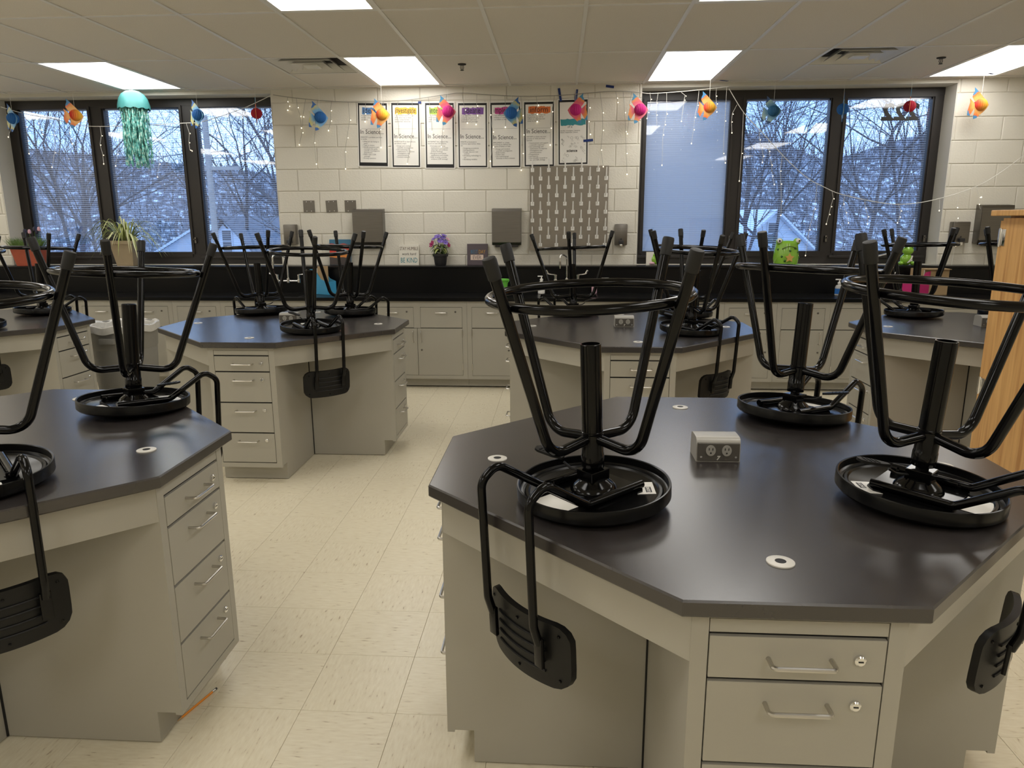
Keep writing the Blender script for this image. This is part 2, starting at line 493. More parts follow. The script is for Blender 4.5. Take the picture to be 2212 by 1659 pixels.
# floor
fl = MB().box(XL, XR, YB, YW, -0.12, -0.004).build('floor', 'mortar', smooth=False)
tag(fl, kind='structure')
TABLES = [(0.445, 1.979), (-1.838, 2.004), (-1.8055, 4.7298), (0.4468, 4.6704), (-4.06, 4.73), (2.70, 4.72)]
def cam_uv(p):
    v = Vector(p)-Vector((0, 0, CAM_H)); d = v.dot(_fw)
    if d < 0.2: return None
    return (1106+F_PX*v.dot(_r)/d, 829.5-F_PX*v.dot(_u)/d, d)
tiles = []
i0 = int(math.floor((XL-TX0)/TS)); i1 = int(math.ceil((XR-TX0)/TS))
j0 = int(math.floor((YB-TY0)/TS)); j1 = int(math.ceil((YW-TY0)/TS))
for i in range(i0, i1):
    for j in range(j0, j1):
        x0, x1 = max(XL, TX0+i*TS), min(XR, TX0+(i+1)*TS); y0, y1 = max(YB, TY0+j*TS), min(YW, TY0+(j+1)*TS)
        if x1-x0 < 0.01 or y1-y0 < 0.01: continue
        cx, cy = (x0+x1)/2, (y0+y1)/2
        q = cam_uv((cx, cy, 0)); score = 0
        if q and -60 < q[0] < 2270 and 600 < q[1] < 1720 and cy < 6.7:
            score = 1/(q[2]**3)
            for tx, ty in TABLES:                      # floor hidden by the tables
                dx, dy = cx-tx, cy-ty
                if abs(dx) < 0.75 and abs(dy) < 0.75 and (abs(dx) < 0.2 or abs(dy) < 0.2): score = 0
        tiles.append((score, x0, x1, y0, y1))
tiles.sort(key=lambda t: -t[0])
def tile_mesh(mb, x0, x1, y0, y1):
    g = 0.0005; c = 0.0006
    X0, X1, Y0, Y1 = x0+g, x1-g, y0+g, y1-g
    mb.add([(X0, Y0, -0.004), (X1, Y0, -0.004), (X1, Y1, -0.004), (X0, Y1, -0.004), (X0, Y0, -c), (X1, Y0, -c), (X1, Y1, -c), (X0, Y1, -c),
            (X0+c, Y0+c, 0), (X1-c, Y0+c, 0), (X1-c, Y1-c, 0), (X0+c, Y1-c, 0)],
           [(0, 1, 5, 4), (1, 2, 6, 5), (2, 3, 7, 6), (3, 0, 4, 7), (4, 5, 9, 8), (5, 6, 10, 9), (6, 7, 11, 10), (7, 4, 8, 11), (8, 9, 10, 11)])
full = MB(); tile_mesh(full, 0, TS, 0, TS); full_me = full.mesh('floor_tile', 'vct', smooth=False)
rest = MB()
for k, (sc, x0, x1, y0, y1) in enumerate(tiles):
    if k < 298 and sc > 0 and x1-x0 > TS-0.001 and y1-y0 > TS-0.001:
        link('floor_tile', full_me, fl, (x0, y0, 0))
    else:
        tile_mesh(rest, x0, x1, y0, y1)
tag(rest.build('floor_tiling', 'vct', fl, smooth=False), kind='stuff')

# window wall: mortar backing with two openings, blocks on its face
wb = MB()
face = YW+0.004
def wall_piece(x0, x1, z0, z1): wb.box(x0, x1, face, YOUT, z0, z1)
wall_piece(XL, XR, -0.004, SILL-0.002)
wall_piece(XL, OPEN[0][0], SILL-0.002, HC+0.2); wall_piece(OPEN[0][1], OPEN[1][0], SILL-0.002, HC+0.2); wall_piece(OPEN[1][1], XR, SILL-0.002, HC+0.2)
for a, b in OPEN: wall_piece(a, b, HEAD, HC+0.2)
wall_back = wb.build('wall_back', 'mortar', smooth=False)
tag(wall_back, kind='structure')
BW, BH = 0.4064, 0.2032
XB, ZB = -2.3269, 1.7979
def block_mesh(w, h):
    g = 0.0035; d = 0.006; c = 0.005
    a, b = g, w-g; e, f = g, h-g
    vs = [(a, 0.004, e), (b, 0.004, e), (b, 0.004, f), (a, 0.004, f), (a, 0, e), (b, 0, e), (b, 0, f), (a, 0, f),
          (a+c, -0.003, e+c), (b-c, -0.003, e+c), (b-c, -0.003, f-c), (a+c, -0.003, f-c)]
    fs = [(0, 1, 5, 4), (1, 2, 6, 5), (2, 3, 7, 6), (3, 0, 4, 7), (4, 5, 9, 8), (5, 6, 10, 9), (6, 7, 11, 10), (7, 4, 8, 11), (8, 9, 10, 11)]
    return MB().add(vs, fs).mesh('block', 'block_paint', smooth=False)
bcache = {}
segs = [(XL, OPEN[0][0]), (OPEN[0][1], OPEN[1][0]), (OPEN[1][1], XR)]
for k in range(-4, 5):
    z0 = ZB+BH*k; z1 = min(z0+BH, HC+0.02)
    z0 = max(z0, 1.085)
    if z1-z0 < 0.02: continue
    off = XB if k % 2 == 1 else XB-BW/2
    for a, b in segs:
        n = math.floor((a-off)/BW)
        while off+n*BW < b:
            x0, x1 = max(a, off+n*BW), min(b, off+(n+1)*BW); n += 1
            if x1-x0 < 0.02: continue
            key = (round(x1-x0, 3), round(z1-z0, 3))
            if key not in bcache: bcache[key] = block_mesh(x1-x0, z1-z0)
            link('block', bcache[key], wall_back, (x0, YW, z0))
# painted reveals of the two openings
rv = MB()
for a, b in OPEN:
    rv.box(a-0.003, a+0.003, YW+0.001, YOUT, SILL, HEAD); rv.box(b-0.003, b+0.003, YW+0.001, YOUT, SILL, HEAD)
    rv.box(a, b, YW+0.001, YOUT, HEAD-0.004, HEAD+0.002)
tag(rv.build('trim_1', 'plaster', smooth=False), kind='structure')
for nm, bx in (('wall_left', (XL-0.2, XL, YB-0.2, YOUT, -0.12, HC+0.2)), ('wall_right', (XR, XR+0.2, YB-0.2, YOUT, -0.12, HC+0.2)), ('wall_rear', (XL-0.2, XR+0.2, YB-0.2, YB, -0.12, HC+0.2))):
    tag(MB().box(*bx).build(nm, 'block_paint', smooth=False), kind='structure')

# ceiling: slab, exposed tee grid, lay-in tiles; lights and diffusers take the place of tiles
CX0, CY0, CW, CD = -0.4656, 5.843, 0.6096, 1.2192
ceil = MB().box(XL-0.2, XR+0.2, YB-0.2, YOUT, HC+0.16, HC+0.3).build('ceiling', 'ceiling_grid', smooth=False)
tag(ceil, kind='structure')
ca = int(math.floor((XL-CX0)/CW)); cb = int(math.ceil((XR-CX0)/CW))
ra = int(math.floor((YB-CY0)/CD)); rb = int(math.ceil((YW-CY0)/CD))
grid = MB()
for i in range(ca, cb+1):
    x = CX0+i*CW
    if XL < x < XR: grid.box(x-0.012, x+0.012, YB, YW, HC, HC+0.03)
for j in range(ra, rb+1):
    y = CY0+j*CD
    if YB < y < YW: grid.box(XL, XR, y-0.012, y+0.012, HC+0.0012, HC+0.028)
grid.box(XL, XR, YW-0.022, YW, HC+0.0005, HC+0.03); grid.box(XL, XR, YB, YB+0.022, HC+0.0005, HC+0.03)
grid.box(XL, XL+0.022, YB, YW, HC+0.0005, HC+0.03); grid.box(XR-0.022, XR, YB, YW, HC+0.0005, HC+0.03)
grid.build('tee_grid', 'ceiling_grid', ceil, smooth=False)
LIGHT_COLS = {-10, -6, -2, 2, 6}; 
def is_light(i, j): return i in LIGHT_COLS and j % 2 == 0
VENTS = {(-3, 0): 1, (4, 0): 1}
tcache = {}
for i in range(ca, cb):
    for j in range(ra, rb):
        if is_light(i, j): continue
        x0, x1 = max(XL, CX0+i*CW), min(XR, CX0+(i+1)*CW); y0, y1 = max(YB, CY0+j*CD), min(YW, CY0+(j+1)*CD)
        if (i, j) in VENTS: y0 += 0.6096
        if x1-x0 < 0.03 or y1-y0 < 0.03: continue
        key = (round(x1-x0, 3), round(y1-y0, 3))
        if key not in tcache:
            w, d = key
            tcache[key] = MB().box(0.004, w-0.004, 0.004, d-0.004, 0, 0.016).mesh('ceiling_tile', 'ceiling_tile', smooth=False)
        link('ceiling_tile', tcache[key], ceil, (x0, y0, HC+0.006))
for (i, j) in VENTS:
    grid2 = MB().box(CX0+i*CW, CX0+(i+1)*CW, CY0+j*CD+0.5976, CY0+j*CD+0.6216, HC+0.0012, HC+0.028)
    grid2.build('cross_tee', 'ceiling_grid', ceil, smooth=False)

# recessed fluorescent troffers
troffer_frame = MB()
w, d = CW-0.024, CD-0.024
for bx in ((0.012, 0.012+0.018, 0.012, d+0.012), (w-0.006, w+0.012, 0.012, d+0.012)):
    troffer_frame.box(bx[0], bx[1], bx[2], bx[3], 0.0, 0.03)
troffer_frame.box(0.03, w-0.006, 0.012, 0.030, 0.0, 0.03); troffer_frame.box(0.03, w-0.006, d-0.006, d+0.012, 0.0, 0.03)
troffer_frame.box(0.012, w+0.012, 0.012, d+0.012, 0.03, 0.09)
tf_me = troffer_frame.mesh('light_frame', 'white_metal', smooth=False)
df_me = MB().add([(0.03, 0.03, 0.012), (w-0.006, 0.03, 0.012), (w-0.006, d-0.006, 0.012), (0.03, d-0.006, 0.012)], [(0, 3, 2, 1)]).mesh('diffuser', 'diffuser', smooth=False)
LLAB = {(-6, 0): 'lit ceiling light panel above the left window, over the jellyfish', (-2, 0): 'lit ceiling light panel by the window wall, above the left posters',
        (2, 0): 'lit ceiling light panel by the window wall, above the closed blind', (6, 0): 'lit ceiling light panel at the right edge, cut by the frame',
        (-2, -2): 'lit ceiling light panel at the top edge of the photo, left of centre', (2, -2): 'lit ceiling light panel at the top edge of the photo, right of centre'}
for i in sorted(LIGHT_COLS):
    for j in range(ra, rb):
        if not is_light(i, j): continue
        x0 = CX0+i*CW; y0 = CY0+j*CD
        if x0 < XL or x0+CW > XR or y0 < YB or y0+CD > YW: continue
        t = empty('ceiling_light', (x0, y0, HC+0.002))
        tag(t, LLAB.get((i, j), 'lit ceiling light panel outside the view of the photo'), 'light', 'fluorescent ceiling light panels')
        link('light_frame', tf_me, t); link('diffuser', df_me, t)

# supply-air diffusers
def vent(i, j, label):
    x = CX0+(i+0.5)*CW; y = CY0+j*CD+0.305
    t = empty('air_diffuser', (x, y, HC+0.004)); tag(t, label, 'vent', 'ceiling air diffusers')
    MB().box(-0.29, 0.29, -0.29, 0.29, 0.05, 0.07).build('plenum', 'vent_dark', t, smooth=False)
    for k, s in enumerate((0.285, 0.205, 0.13)):
        h0, h1 = s, s-0.052
        mb = MB()
        z0, z1 = 0.0-0.004*k, 0.045
        o4 = [(-h0, -h0, z0), (h0, -h0, z0), (h0, h0, z0), (-h0, h0, z0)]; i4 = [(-h1, -h1, z1), (h1, -h1, z1), (h1, h1, z1), (-h1, h1, z1)]
        o5 = [(a, b, c+0.003) for a, b, c in o4]; i5 = [(a, b, c+0.003) for a, b, c in i4]
        fs = []
        for q in range(4):
            r_ = (q+1) % 4
            fs += [(q, 4+q, 4+r_, r_), (8+q, 8+r_, 12+r_, 12+q), (q, r_, 8+r_, 8+q), (4+q, 12+q, 12+r_, 4+r_)]
        mb.add(o4+i4+o5+i5, fs).build('louvre_ring', 'white_metal', t, smooth=False)
    MB().cbox(-0.06, 0.06, -0.06, 0.06, -0.012, 0.0, 0.004).build('centre_plate', 'white_metal', t, smooth=False)
vent(-3, 0, 'square white air diffuser in ceiling left of the posters')
vent(4, 0, 'square white air diffuser in ceiling above the right window')

# sprinkler heads
def sprinkler(x, y, label):
    t = empty('sprinkler_head', (x, y, HC+0.006)); tag(t, label, 'sprinkler', 'ceiling sprinkler heads')
    MB().lathe([(0.034, 0.0), (0.032, -0.006), (0.012, -0.010)], 20).build('escutcheon', 'vent_dark', t)
    m = MB(); m.tube([(0.011, 0, -0.008), (0.013, 0, -0.03), (0.004, 0, -0.045)], 0.0025, 6); m.tube([(-0.011, 0, -0.008), (-0.013, 0, -0.03), (-0.004, 0, -0.045)], 0.0025, 6)
    m.tube([(0, 0, -0.008), (0, 0, -0.04)], 0.003, 6)
    m.build('frame_arm', 'vent_dark', t)
    MB().lathe([(0.015, -0.045), (0.015, -0.048), (0.003, -0.05)], 12).build('deflector', 'vent_dark', t)
sprinkler(-0.787, 6.188, 'small sprinkler head in ceiling above the posters')
sprinkler(2.944, 6.262, 'small sprinkler head in ceiling beside the right diffuser')

# ------------------------------------------------------------------ windows
YF = 7.40
def window(n, xa, xb, panes, closed):
    win = empty('window_%d' % n, ((xa+xb)/2, YF, SILL)); tag(win, kind='structure')
    ox, oy, oz = win.location
    def L(b): return (b[0]-ox, b[1]-ox, b[2]-oy, b[3]-oy, b[4]-oz, b[5]-oz)
    zt, zb = 2.614, 1.213
    fr = MB()
    fr.box(*L((xa, xb, YF-0.03, YF+0.06, zt+0.015, HEAD))); fr.box(*L((xa, xb, YF-0.03, YF+0.06, SILL, zb-0.015)))
    edges = [xa]+[v for p in panes for v in p]+[xb]
    for k in range(0, len(edges), 2):
        fr.box(*L((edges[k]-(0 if k == 0 else 0.012), edges[k+1]+(0 if k == len(edges)-2 else 0.012), YF-0.025, YF+0.06, zb-0.02, zt+0.02)))
    fr.build('window_frame', 'frame_dark', win, smooth=False)
    # sash rails with stepped profile
    for k, (a, b) in enumerate(panes):
        s = MB(); o = 0.022
        s.box(*L((a-o, a, YF-0.04, YF+0.03, zb-o, zt+o))); s.box(*L((b, b+o, YF-0.04, YF+0.03, zb-o, zt+o)))
        s.box(*L((a, b, YF-0.04, YF+0.03, zt, zt+o))); s.box(*L((a, b, YF-0.04, YF+0.03, zb-o-0.03, zb)))
        s.build('sash', 'frame_dark', win, smooth=False)
        MB().box(*L((a, b, YF-0.004, YF+0.001, zb, zt))).build('pane', 'window_glass', win, smooth=False)
        bl = MB(); pitch = 0.0205; nsl = int((zt-zb)/pitch)
        tilt = R(70) if k in closed else R(12)
        wd = 0.0112 if k in closed else 0.0085
        for q in range(nsl):
            z = zb+0.008+q*pitch
            if z > zt-0.006: break
            dy, dz = math.cos(tilt)*wd, math.sin(tilt)*wd
            cv = 0.0016
            ym = YF+0.022
            vs = []
            for x in (a+0.004, b-0.004):
                vs += [(x-ox, ym-dy-oy, z-dz-oz), (x-ox, ym-oy-cv*math.sin(tilt), z+cv*math.cos(tilt)-oz), (x-ox, ym+dy-oy, z+dz-oz)]
            bl.add(vs, [(0, 1, 4, 3), (1, 2, 5, 4)])
        for t in (0.16, 0.5, 0.84):
            x = a+(b-a)*t; bl.box(*L((x-0.0008, x+0.0008, YF+0.0125, YF+0.0135, zb, zt)))
        tag(bl.build('blind_slats', 'slat', win, smooth=False), kind='stuff')
        hr = MB().box(*L((a, b, YF+0.012, YF+0.032, zt-0.012, zt+0.002))); hr.build('blind_headrail', 'slat', win, smooth=False)
    # projecting sills under the fixed lights and the latch of the sashes
    for k in (0, 2):
        a, b = panes[k]
        MB().cbox(*L((a-0.05, b+0.05, YF-0.075, YF-0.02, 1.150, 1.172)), 0.004).build('sill_lip', 'frame_dark', win, smooth=False)
    for k in range(3):
        a, b = panes[k]
        x = b+0.045
        m = MB().cbox(*L((x-0.010, x+0.010, YF-0.05, YF-0.022, 1.30, 1.36)), 0.003); m.box(*L((x-0.004, x+0.004, YF-0.075, YF-0.05, 1.335, 1.345)))
        m.build('latch', 'brushed', win, smooth=False)
    return win
PANES1 = [(-5.43, -4.69), (-4.545, -3.75), (-3.605, -2.80)]
PANES2 = [(0.81, 1.612), (1.735, 2.53), (2.66, 3.45)]
w1 = window(1, OPEN[0][0], OPEN[0][1], PANES1, set())
w2 = window(2, OPEN[1][0], OPEN[1][1], PANES2, {0})
# reversed room number on the last pane
text('222', 0.205, 'ink_grey', w2, (3.17-w2.location.x, 0.006, 2.420-SILL), (PI/2, 0, 0), 'CENTER', 'window_number', sx=1.10, bold=0.008, flip=True)

# ------------------------------------------------------------------ octagonal lab tables
ZT, TH = 0.848, 0.034
HALF, SIDE, PW, PF, TOE, TZ = 0.776, 0.436, 0.194, 0.747, 0.0755, 0.105
def octagon(h, s):
    a = s/2
    return [(-a, -h), (a, -h), (h, -a), (h, a), (a, h), (-a, h), (-h, a), (-h, -a)]

# shared meshes
def top_mesh():
    m = MB(); n = 8
    lev = [(0.004, ZT-TH), (0.0, ZT-TH+0.004), (0.0, ZT-0.004), (0.0035, ZT)]
    vs = []
    for ins, z in lev:
        k = (HALF-ins)/HALF
        vs += [(x*k, y*k, z) for x, y in octagon(HALF, SIDE)]
    fs = [tuple(range(n-1, -1, -1)), tuple(3*n+i for i in range(n))]
    for q in range(3):
        fs += [(q*n+i, q*n+(i+1) % n, (q+1)*n+(i+1) % n, (q+1)*n+i) for i in range(n)]
    return m.add(vs, fs).mesh('tabletop', 'epoxy', smooth=False)
DZ = [(0.675, 0.765), (0.493, 0.671), (0.311, 0.489), (0.128, 0.307)]
def pedestal_mesh():
    """one drawer pedestal facing -Y, with toe recess and sunk face"""
    m = MB(); zt = ZT-TH-0.0005
    m.box(-PW, PW, -PF+TOE, -PW+0.001, 0.004, TZ)                      # plinth
    m.box(-PW, PW, -PF+0.02, -PW+0.001, TZ, zt)                          # body
    m.box(-PW, -0.162, -PF, -PF+0.02, TZ-0.007, zt); m.box(0.162, PW, -PF, -PF+0.02, TZ-0.007, zt)   # stiles
    m.box(-0.162, 0.162, -PF, -PF+0.02, TZ-0.007, 0.125); m.box(-0.162, 0.162, -PF, -PF+0.02, 0.799, zt)
    m.box(-0.1602, 0.1602, -PF+0.001, -PF+0.02, 0.7705, 0.7972)              # blank rail panel
    return m.mesh('pedestal', 'cabinet', smooth=False)
def drawer_mesh(h):
    return MB().cbox(-0.1595, 0.1595, -0.001, 0.018, 0.0, h, 0.0015).mesh('drawer', 'cabinet', smooth=False)
def pull_mesh(w=0.114, r=0.0046, proj=0.034, drop=0.0):
    pts = fillet([(-w/2, 0.0, 0), (-w/2, -proj, -drop), (w/2, -proj, -drop), (w/2, 0.0, 0)], 0.009, 5)
    return MB().tube(pts, r, 8).mesh('handle', 'steel')
def lock_mesh():
    m = MB().lathe([(0.0105, 0.0), (0.0105, 0.006), (0.008, 0.008)], 20, Matrix.Rotation(PI/2, 4, 'X'))
    return m.mesh('lock', 'chrome')
def slot_mesh():
    return MB().box(-0.0045, 0.0045, -0.0088, -0.0078, -0.0012, 0.0012).mesh('keyhole', 'cabinet_gap', smooth=False)
TOP_ME, PED_ME, PULL_ME, LOCK_ME, SLOT_ME = top_mesh(), pedestal_mesh(), pull_mesh(), lock_mesh(), slot_mesh()
DR_ME = {}
for z0, z1 in DZ: DR_ME[round(z1-z0, 4)] = drawer_mesh(z1-z0-0.004)
GAP_ME = MB().box(-0.161, 0.161, -PF+0.008, -PF+0.021, 0.126, 0.7985).mesh('drawer_recess', 'cabinet_gap', smooth=False)
def apron_mesh():
    # spans two neighbouring pedestals on the diagonal: local x along the edge, facing -y
    half = (PF-PW)/math.sqrt(2)-0.002
    y = -(PF+PW)/math.sqrt(2)
    return MB().box(-half, half, y+0.002, y+0.02, 0.706, ZT-TH-0.0005).mesh('apron', 'cabinet', smooth=False)
AP_ME = apron_mesh()
CORE_ME = MB().box(-PW, PW, -PW, PW, 0.004, ZT-TH-0.0005).mesh('core', 'cabinet', smooth=False)
GR_ME = MB().lathe([(0.0275, 0.0), (0.0275, 0.0025), (0.025, 0.0035), (0.011, 0.0035)], 32, cap=False).mesh('grommet', 'ring_white')
GH_ME = MB().lathe([(0.011, 0.0005), (0.011, 0.003)], 20).mesh('grommet_hole', 'rubber')
def knee_seam():
    return MB().box(-0.003, 0.003, -0.003, 0.003, 0.004, 0.70).mesh('corner_seam', 'cabinet_gap', smooth=False)
SEAM_ME = knee_seam()

def lab_table(x, y, label):
    t = empty('lab_table', (x, y, 0)); tag(t, label, 'table', 'octagonal black topped lab tables')
    link('tabletop', TOP_ME, t); link('core', CORE_ME, t)
    for q in range(4):
        a = q*PI/2; M = Matrix.Rotation(a, 4, 'Z')
        link('pedestal', PED_ME, t, rot=(0, 0, a))
        link('drawer_recess', GAP_ME, t, rot=(0, 0, a))
        link('apron', AP_ME, t, rot=(0, 0, a+PI/4))
        p = M @ Vector((PW+0.002, -PW-0.002, 0)); link('corner_seam', SEAM_ME, t, p, (0, 0, a))
        for k, (z0, z1) in enumerate(DZ):
            d = link('drawer', DR_ME[round(z1-z0, 4)], t, M @ Vector((0, -PF, z0+0.002)), (0, 0, a))
            hz = (z1-z0)-0.047
            link('handle', PULL_ME, d, (0.006, 0, hz))
            link('lock', LOCK_ME, d, (0.113, -0.001, hz+0.003))
            if y < 3: link('keyhole', SLOT_ME, d, (0.113, -0.001, hz+0.003))
        g = link('grommet', GR_ME, t, M @ Vector((0, -0.615, ZT)))
        link('grommet_hole', GH_ME, g)
    return t
TL = ['octagonal black lab table at the right foreground, bearing three upturned stools',
      'octagonal black lab table cut by the left edge in the foreground, pencil beside it',
      'octagonal black lab table in the middle distance left of the aisle, with three stools',
      'octagonal black lab table right of the aisle, beyond the centre foreground stool',
      'octagonal black lab table at the far left edge, before the terracotta planter',
      'octagonal black lab table at the far right, partly behind the oak cabinet']
for (x, y), l in zip(TABLES, TL): lab_table(x, y, l)

# power pedestals standing on the tables
def outlet_box(x, y, label, rz=0.0, dark=False):
    t = empty('outlet_box', (x, y, ZT), rz); tag(t, label, 'outlet', 'power outlet boxes on the lab tables')
    w, d, h = 0.061, 0.046, 0.068
    prof = [(-d, 0), (-d+0.004, h*0.80), (-d+0.008, h*0.92), (-d+0.016, h*0.985), (-d+0.026, h), (d-0.026, h), (d-0.016, h*0.985), (d-0.008, h*0.92), (d-0.004, h*0.80), (d, 0)]
    m = MB(); n = len(prof)
    vs = [(-w, a, b) for a, b in prof]+[(w, a, b) for a, b in prof]
    m.add(vs, [tuple(range(n)), tuple(range(2*n-1, n-1, -1))]+[(i, n+i, n+(i+1) % n, (i+1) % n) for i in range(n)])
    m.build('housing', 'outlet_grey', t, smooth=True, ang=40)
    f = MB().cbox(-w+0.003, w-0.003, -d-0.003, -d+0.006, 0.003, h*0.80, 0.0015).build('face_plate', 'outlet_face', t, smooth=False)
    for s in (-1, 1):
        rc = MB(); pts = [(0.0135*math.cos(a), 0.0155*math.sin(a)) for a in [2*PI*i/20 for i in range(20)]]
        rc.prism(pts, 0, 0.003, Matrix.Translation((s*0.022, -d-0.003, h*0.50)) @ Matrix.Rotation(PI/2, 4, 'X'))
        r_ = rc.build('receptacle', 'outlet_grey', t)
        sl = MB()
        for dx in (-0.005, 0.005): sl.box(s*0.022+dx-0.001, s*0.022+dx+0.001, -d-0.0068, -d-0.0058, h*0.5+0.001, h*0.5+0.008)
        sl.box(s*0.022-0.002, s*0.022+0.002, -d-0.0068, -d-0.0058, h*0.5-0.009, h*0.5-0.005)
        sl.build('slots', 'ink_black', r_, smooth=False)
        MB().lathe([(0.003, 0), (0.003, 0.0015)], 10, Matrix.Translation((s*0.048, -d-0.003, h*0.22)) @ Matrix.Rotation(PI/2, 4, 'X')).build('screw', 'chrome', t)
    text('7', 0.016, 'ring_white', t, (-0.001, -d-0.0035, h*0.10), name='lettering', bold=0.0008, shear=0.2)
    return t
outlet_box(0.452, 2.03, 'grey double power outlet box in the middle of the near right table')
outlet_box(-1.805, 4.79, 'grey double power outlet box on the middle left table behind a stool')
outlet_box(0.420, 4.69, 'power outlet box on the middle right table, seen through the foreground stool ring')
outlet_box(2.72, 4.78, 'power outlet box on the far right table beside the oak cabinet')

# ------------------------------------------------------------------ upturned stools
# local frame: x towards the backrest, z up (the stool stands on its head), origin at the table surface under the seat
def seat_mesh():
    prof = [(0.0, 0.0), (0.12, 0.001), (0.165, 0.005), (0.180, 0.010), (0.1855, 0.016), (0.1855, 0.043), (0.1845, 0.0455), (0.1815, 0.046), (0.1795, 0.0445), (0.1785, 0.027), (0.172, 0.0225), (0.0, 0.0225)]
    return MB().lathe(prof, 64, cap=False).mesh('seat', 'stool_shell')
def inner_ring_mesh():
    return MB().lathe([(0.168, 0.0265), (0.164, 0.031), (0.158, 0.031), (0.154, 0.0265)], 48, cap=False).mesh('pan_rib', 'stool_shell')
def plate_mesh():
    m = MB(); c = []
    for k in range(4):
        for a in (-0.35, 0.35):
            t = k*PI/2+PI/4+a*0.35
            c.append((0.118*math.cos(t), 0.118*math.sin(t)))
    m.prism(c, 0.0265, 0.0315)
    m.lathe([(0.056, 0.0315), (0.055, 0.036), (0.046, 0.046), (0.036, 0.054), (0.033, 0.058)], 32)
    return m.mesh('mounting_plate', 'stool_metal')
def bolt_mesh():
    m = MB().lathe([(0.009, 0.0315), (0.009, 0.0335)], 12)
    m.lathe([(0.0062, 0.0335), (0.0062, 0.040), (0.0045, 0.042)], 6); m.lathe([(0.003, 0.042), (0.003, 0.047)], 8)
    return m.mesh('bolt', 'stool_metal')
BLK_ME = MB().cbox(-0.029, 0.029, -0.027, 0.027, 0.056, 0.082, 0.002).mesh('tilt_block', 'stool_metal', smooth=False)
def lever_mesh():
    m = MB().tube(fillet([(0.02, 0, 0.066), (0.065, 0, 0.070), (0.085, 0, 0.082)], 0.015, 4), 0.0032, 8)
    pad = [(0.088, -0.006), (0.112, -0.014), (0.155, -0.017), (0.166, -0.012), (0.170, 0), (0.166, 0.012), (0.155, 0.017), (0.112, 0.014), (0.088, 0.006)]
    Mx = Matrix.Translation((0, 0, 0.074)) @ Matrix.Rotation(R(-10), 4, 'Y')
    m.prism(pad, 0.0, 0.006, Mx)
    for k in range(4): m.box(0.118+k*0.011, 0.121+k*0.011, -0.011, 0.011, 0.006, 0.0075, Mx)
    return m.mesh('lever', 'stool_plastic', smooth=True)
GAS_ME = MB().lathe([(0.0145, 0.06), (0.0145, 0.13)], 20).mesh('gas_spring', 'stool_metal')
# column, legs and ring hang together on the lift: z measured from seat origin +0.012
COLLAR_ME = MB().lathe([(0.0265, 0.078), (0.0275, 0.080), (0.0275, 0.112), (0.0262, 0.114), (0.0262, 0.162)], 28).mesh('column_collar', 'stool_metal')
def column_mesh():
    prof = [(0.0255, 0.162), (0.0262, 0.164), (0.0262, 0.168), (0.0246, 0.169), (0.0246, 0.3785), (0.0238, 0.3795), (0.0215, 0.3795), (0.0212, 0.374), (0.0, 0.374)]
    return MB().lathe(prof, 28, cap=False).mesh('column', 'stool_metal')
LEG_PTS = fillet([(0.02, 0, 0.152), (0.138, 0, 0.140), (0.2830, 0, 0.585)], 0.058, 9)
LEG_ME = MB().tube(LEG_PTS, 0.0122, 12).mesh('leg', 'stool_metal')
_ld = (Vector((0.2830, 0, 0.585))-Vector((0.138, 0, 0.140))).normalized()
_tip = Vector((0.2830, 0, 0.585))
CAP_ME = MB().tube([_tip-_ld*0.030, _tip-_ld*0.029, _tip+_ld*0.010, _tip+_ld*0.0155, _tip+_ld*0.0165], [0.0126, 0.0143, 0.0150, 0.0135, 0.006], 14).mesh('foot_cap', 'rubber')
RING_ME = MB().tube([(0.2285*math.cos(a), 0.2285*math.sin(a), 0.4926) for a in [2*PI*i/72 for i in range(72)]], 0.0108, 12, closed=True).mesh('foot_ring', 'stool_metal')
BX, BYT = 0.268, 0.086
def back_tube_mesh(s):
    pts = fillet([(-0.085, s*0.078, 0.041), (0.095, s*0.078, 0.041), (0.222, s*BYT, 0.128), (BX, s*BYT, 0.098), (BX, s*BYT, -0.195), (BX-0.012, s*BYT, -0.240)], [0.03, 0.032, 0.036, 0.06], 8)
    m = MB().tube(pts, 0.0102, 12)
    # flattened end that bolts to the back plate
    m.cbox(BX-0.018, BX-0.008, s*BYT-0.013, s*BYT+0.013, -0.300, -0.225, 0.002)
    return m.mesh('back_tube', 'stool_metal')
BT_ME = {s: back_tube_mesh(s) for s in (-1, 1)}
PLT, PLB, PLW = -0.200, -0.362, 0.146
def rr_outline(w, h0, h1, r, n=6):
    pts = []
    for cx, cz, a0 in ((w-r, h1-r, 0), (-w+r, h1-r, PI/2), (-w+r, h0+r, PI), (w-r, h0+r, 3*PI/2)):
        for i in range(n+1):
            a = a0+PI/2*i/n; pts.append((cx+r*math.cos(a), cz+r*math.sin(a)))
    return pts
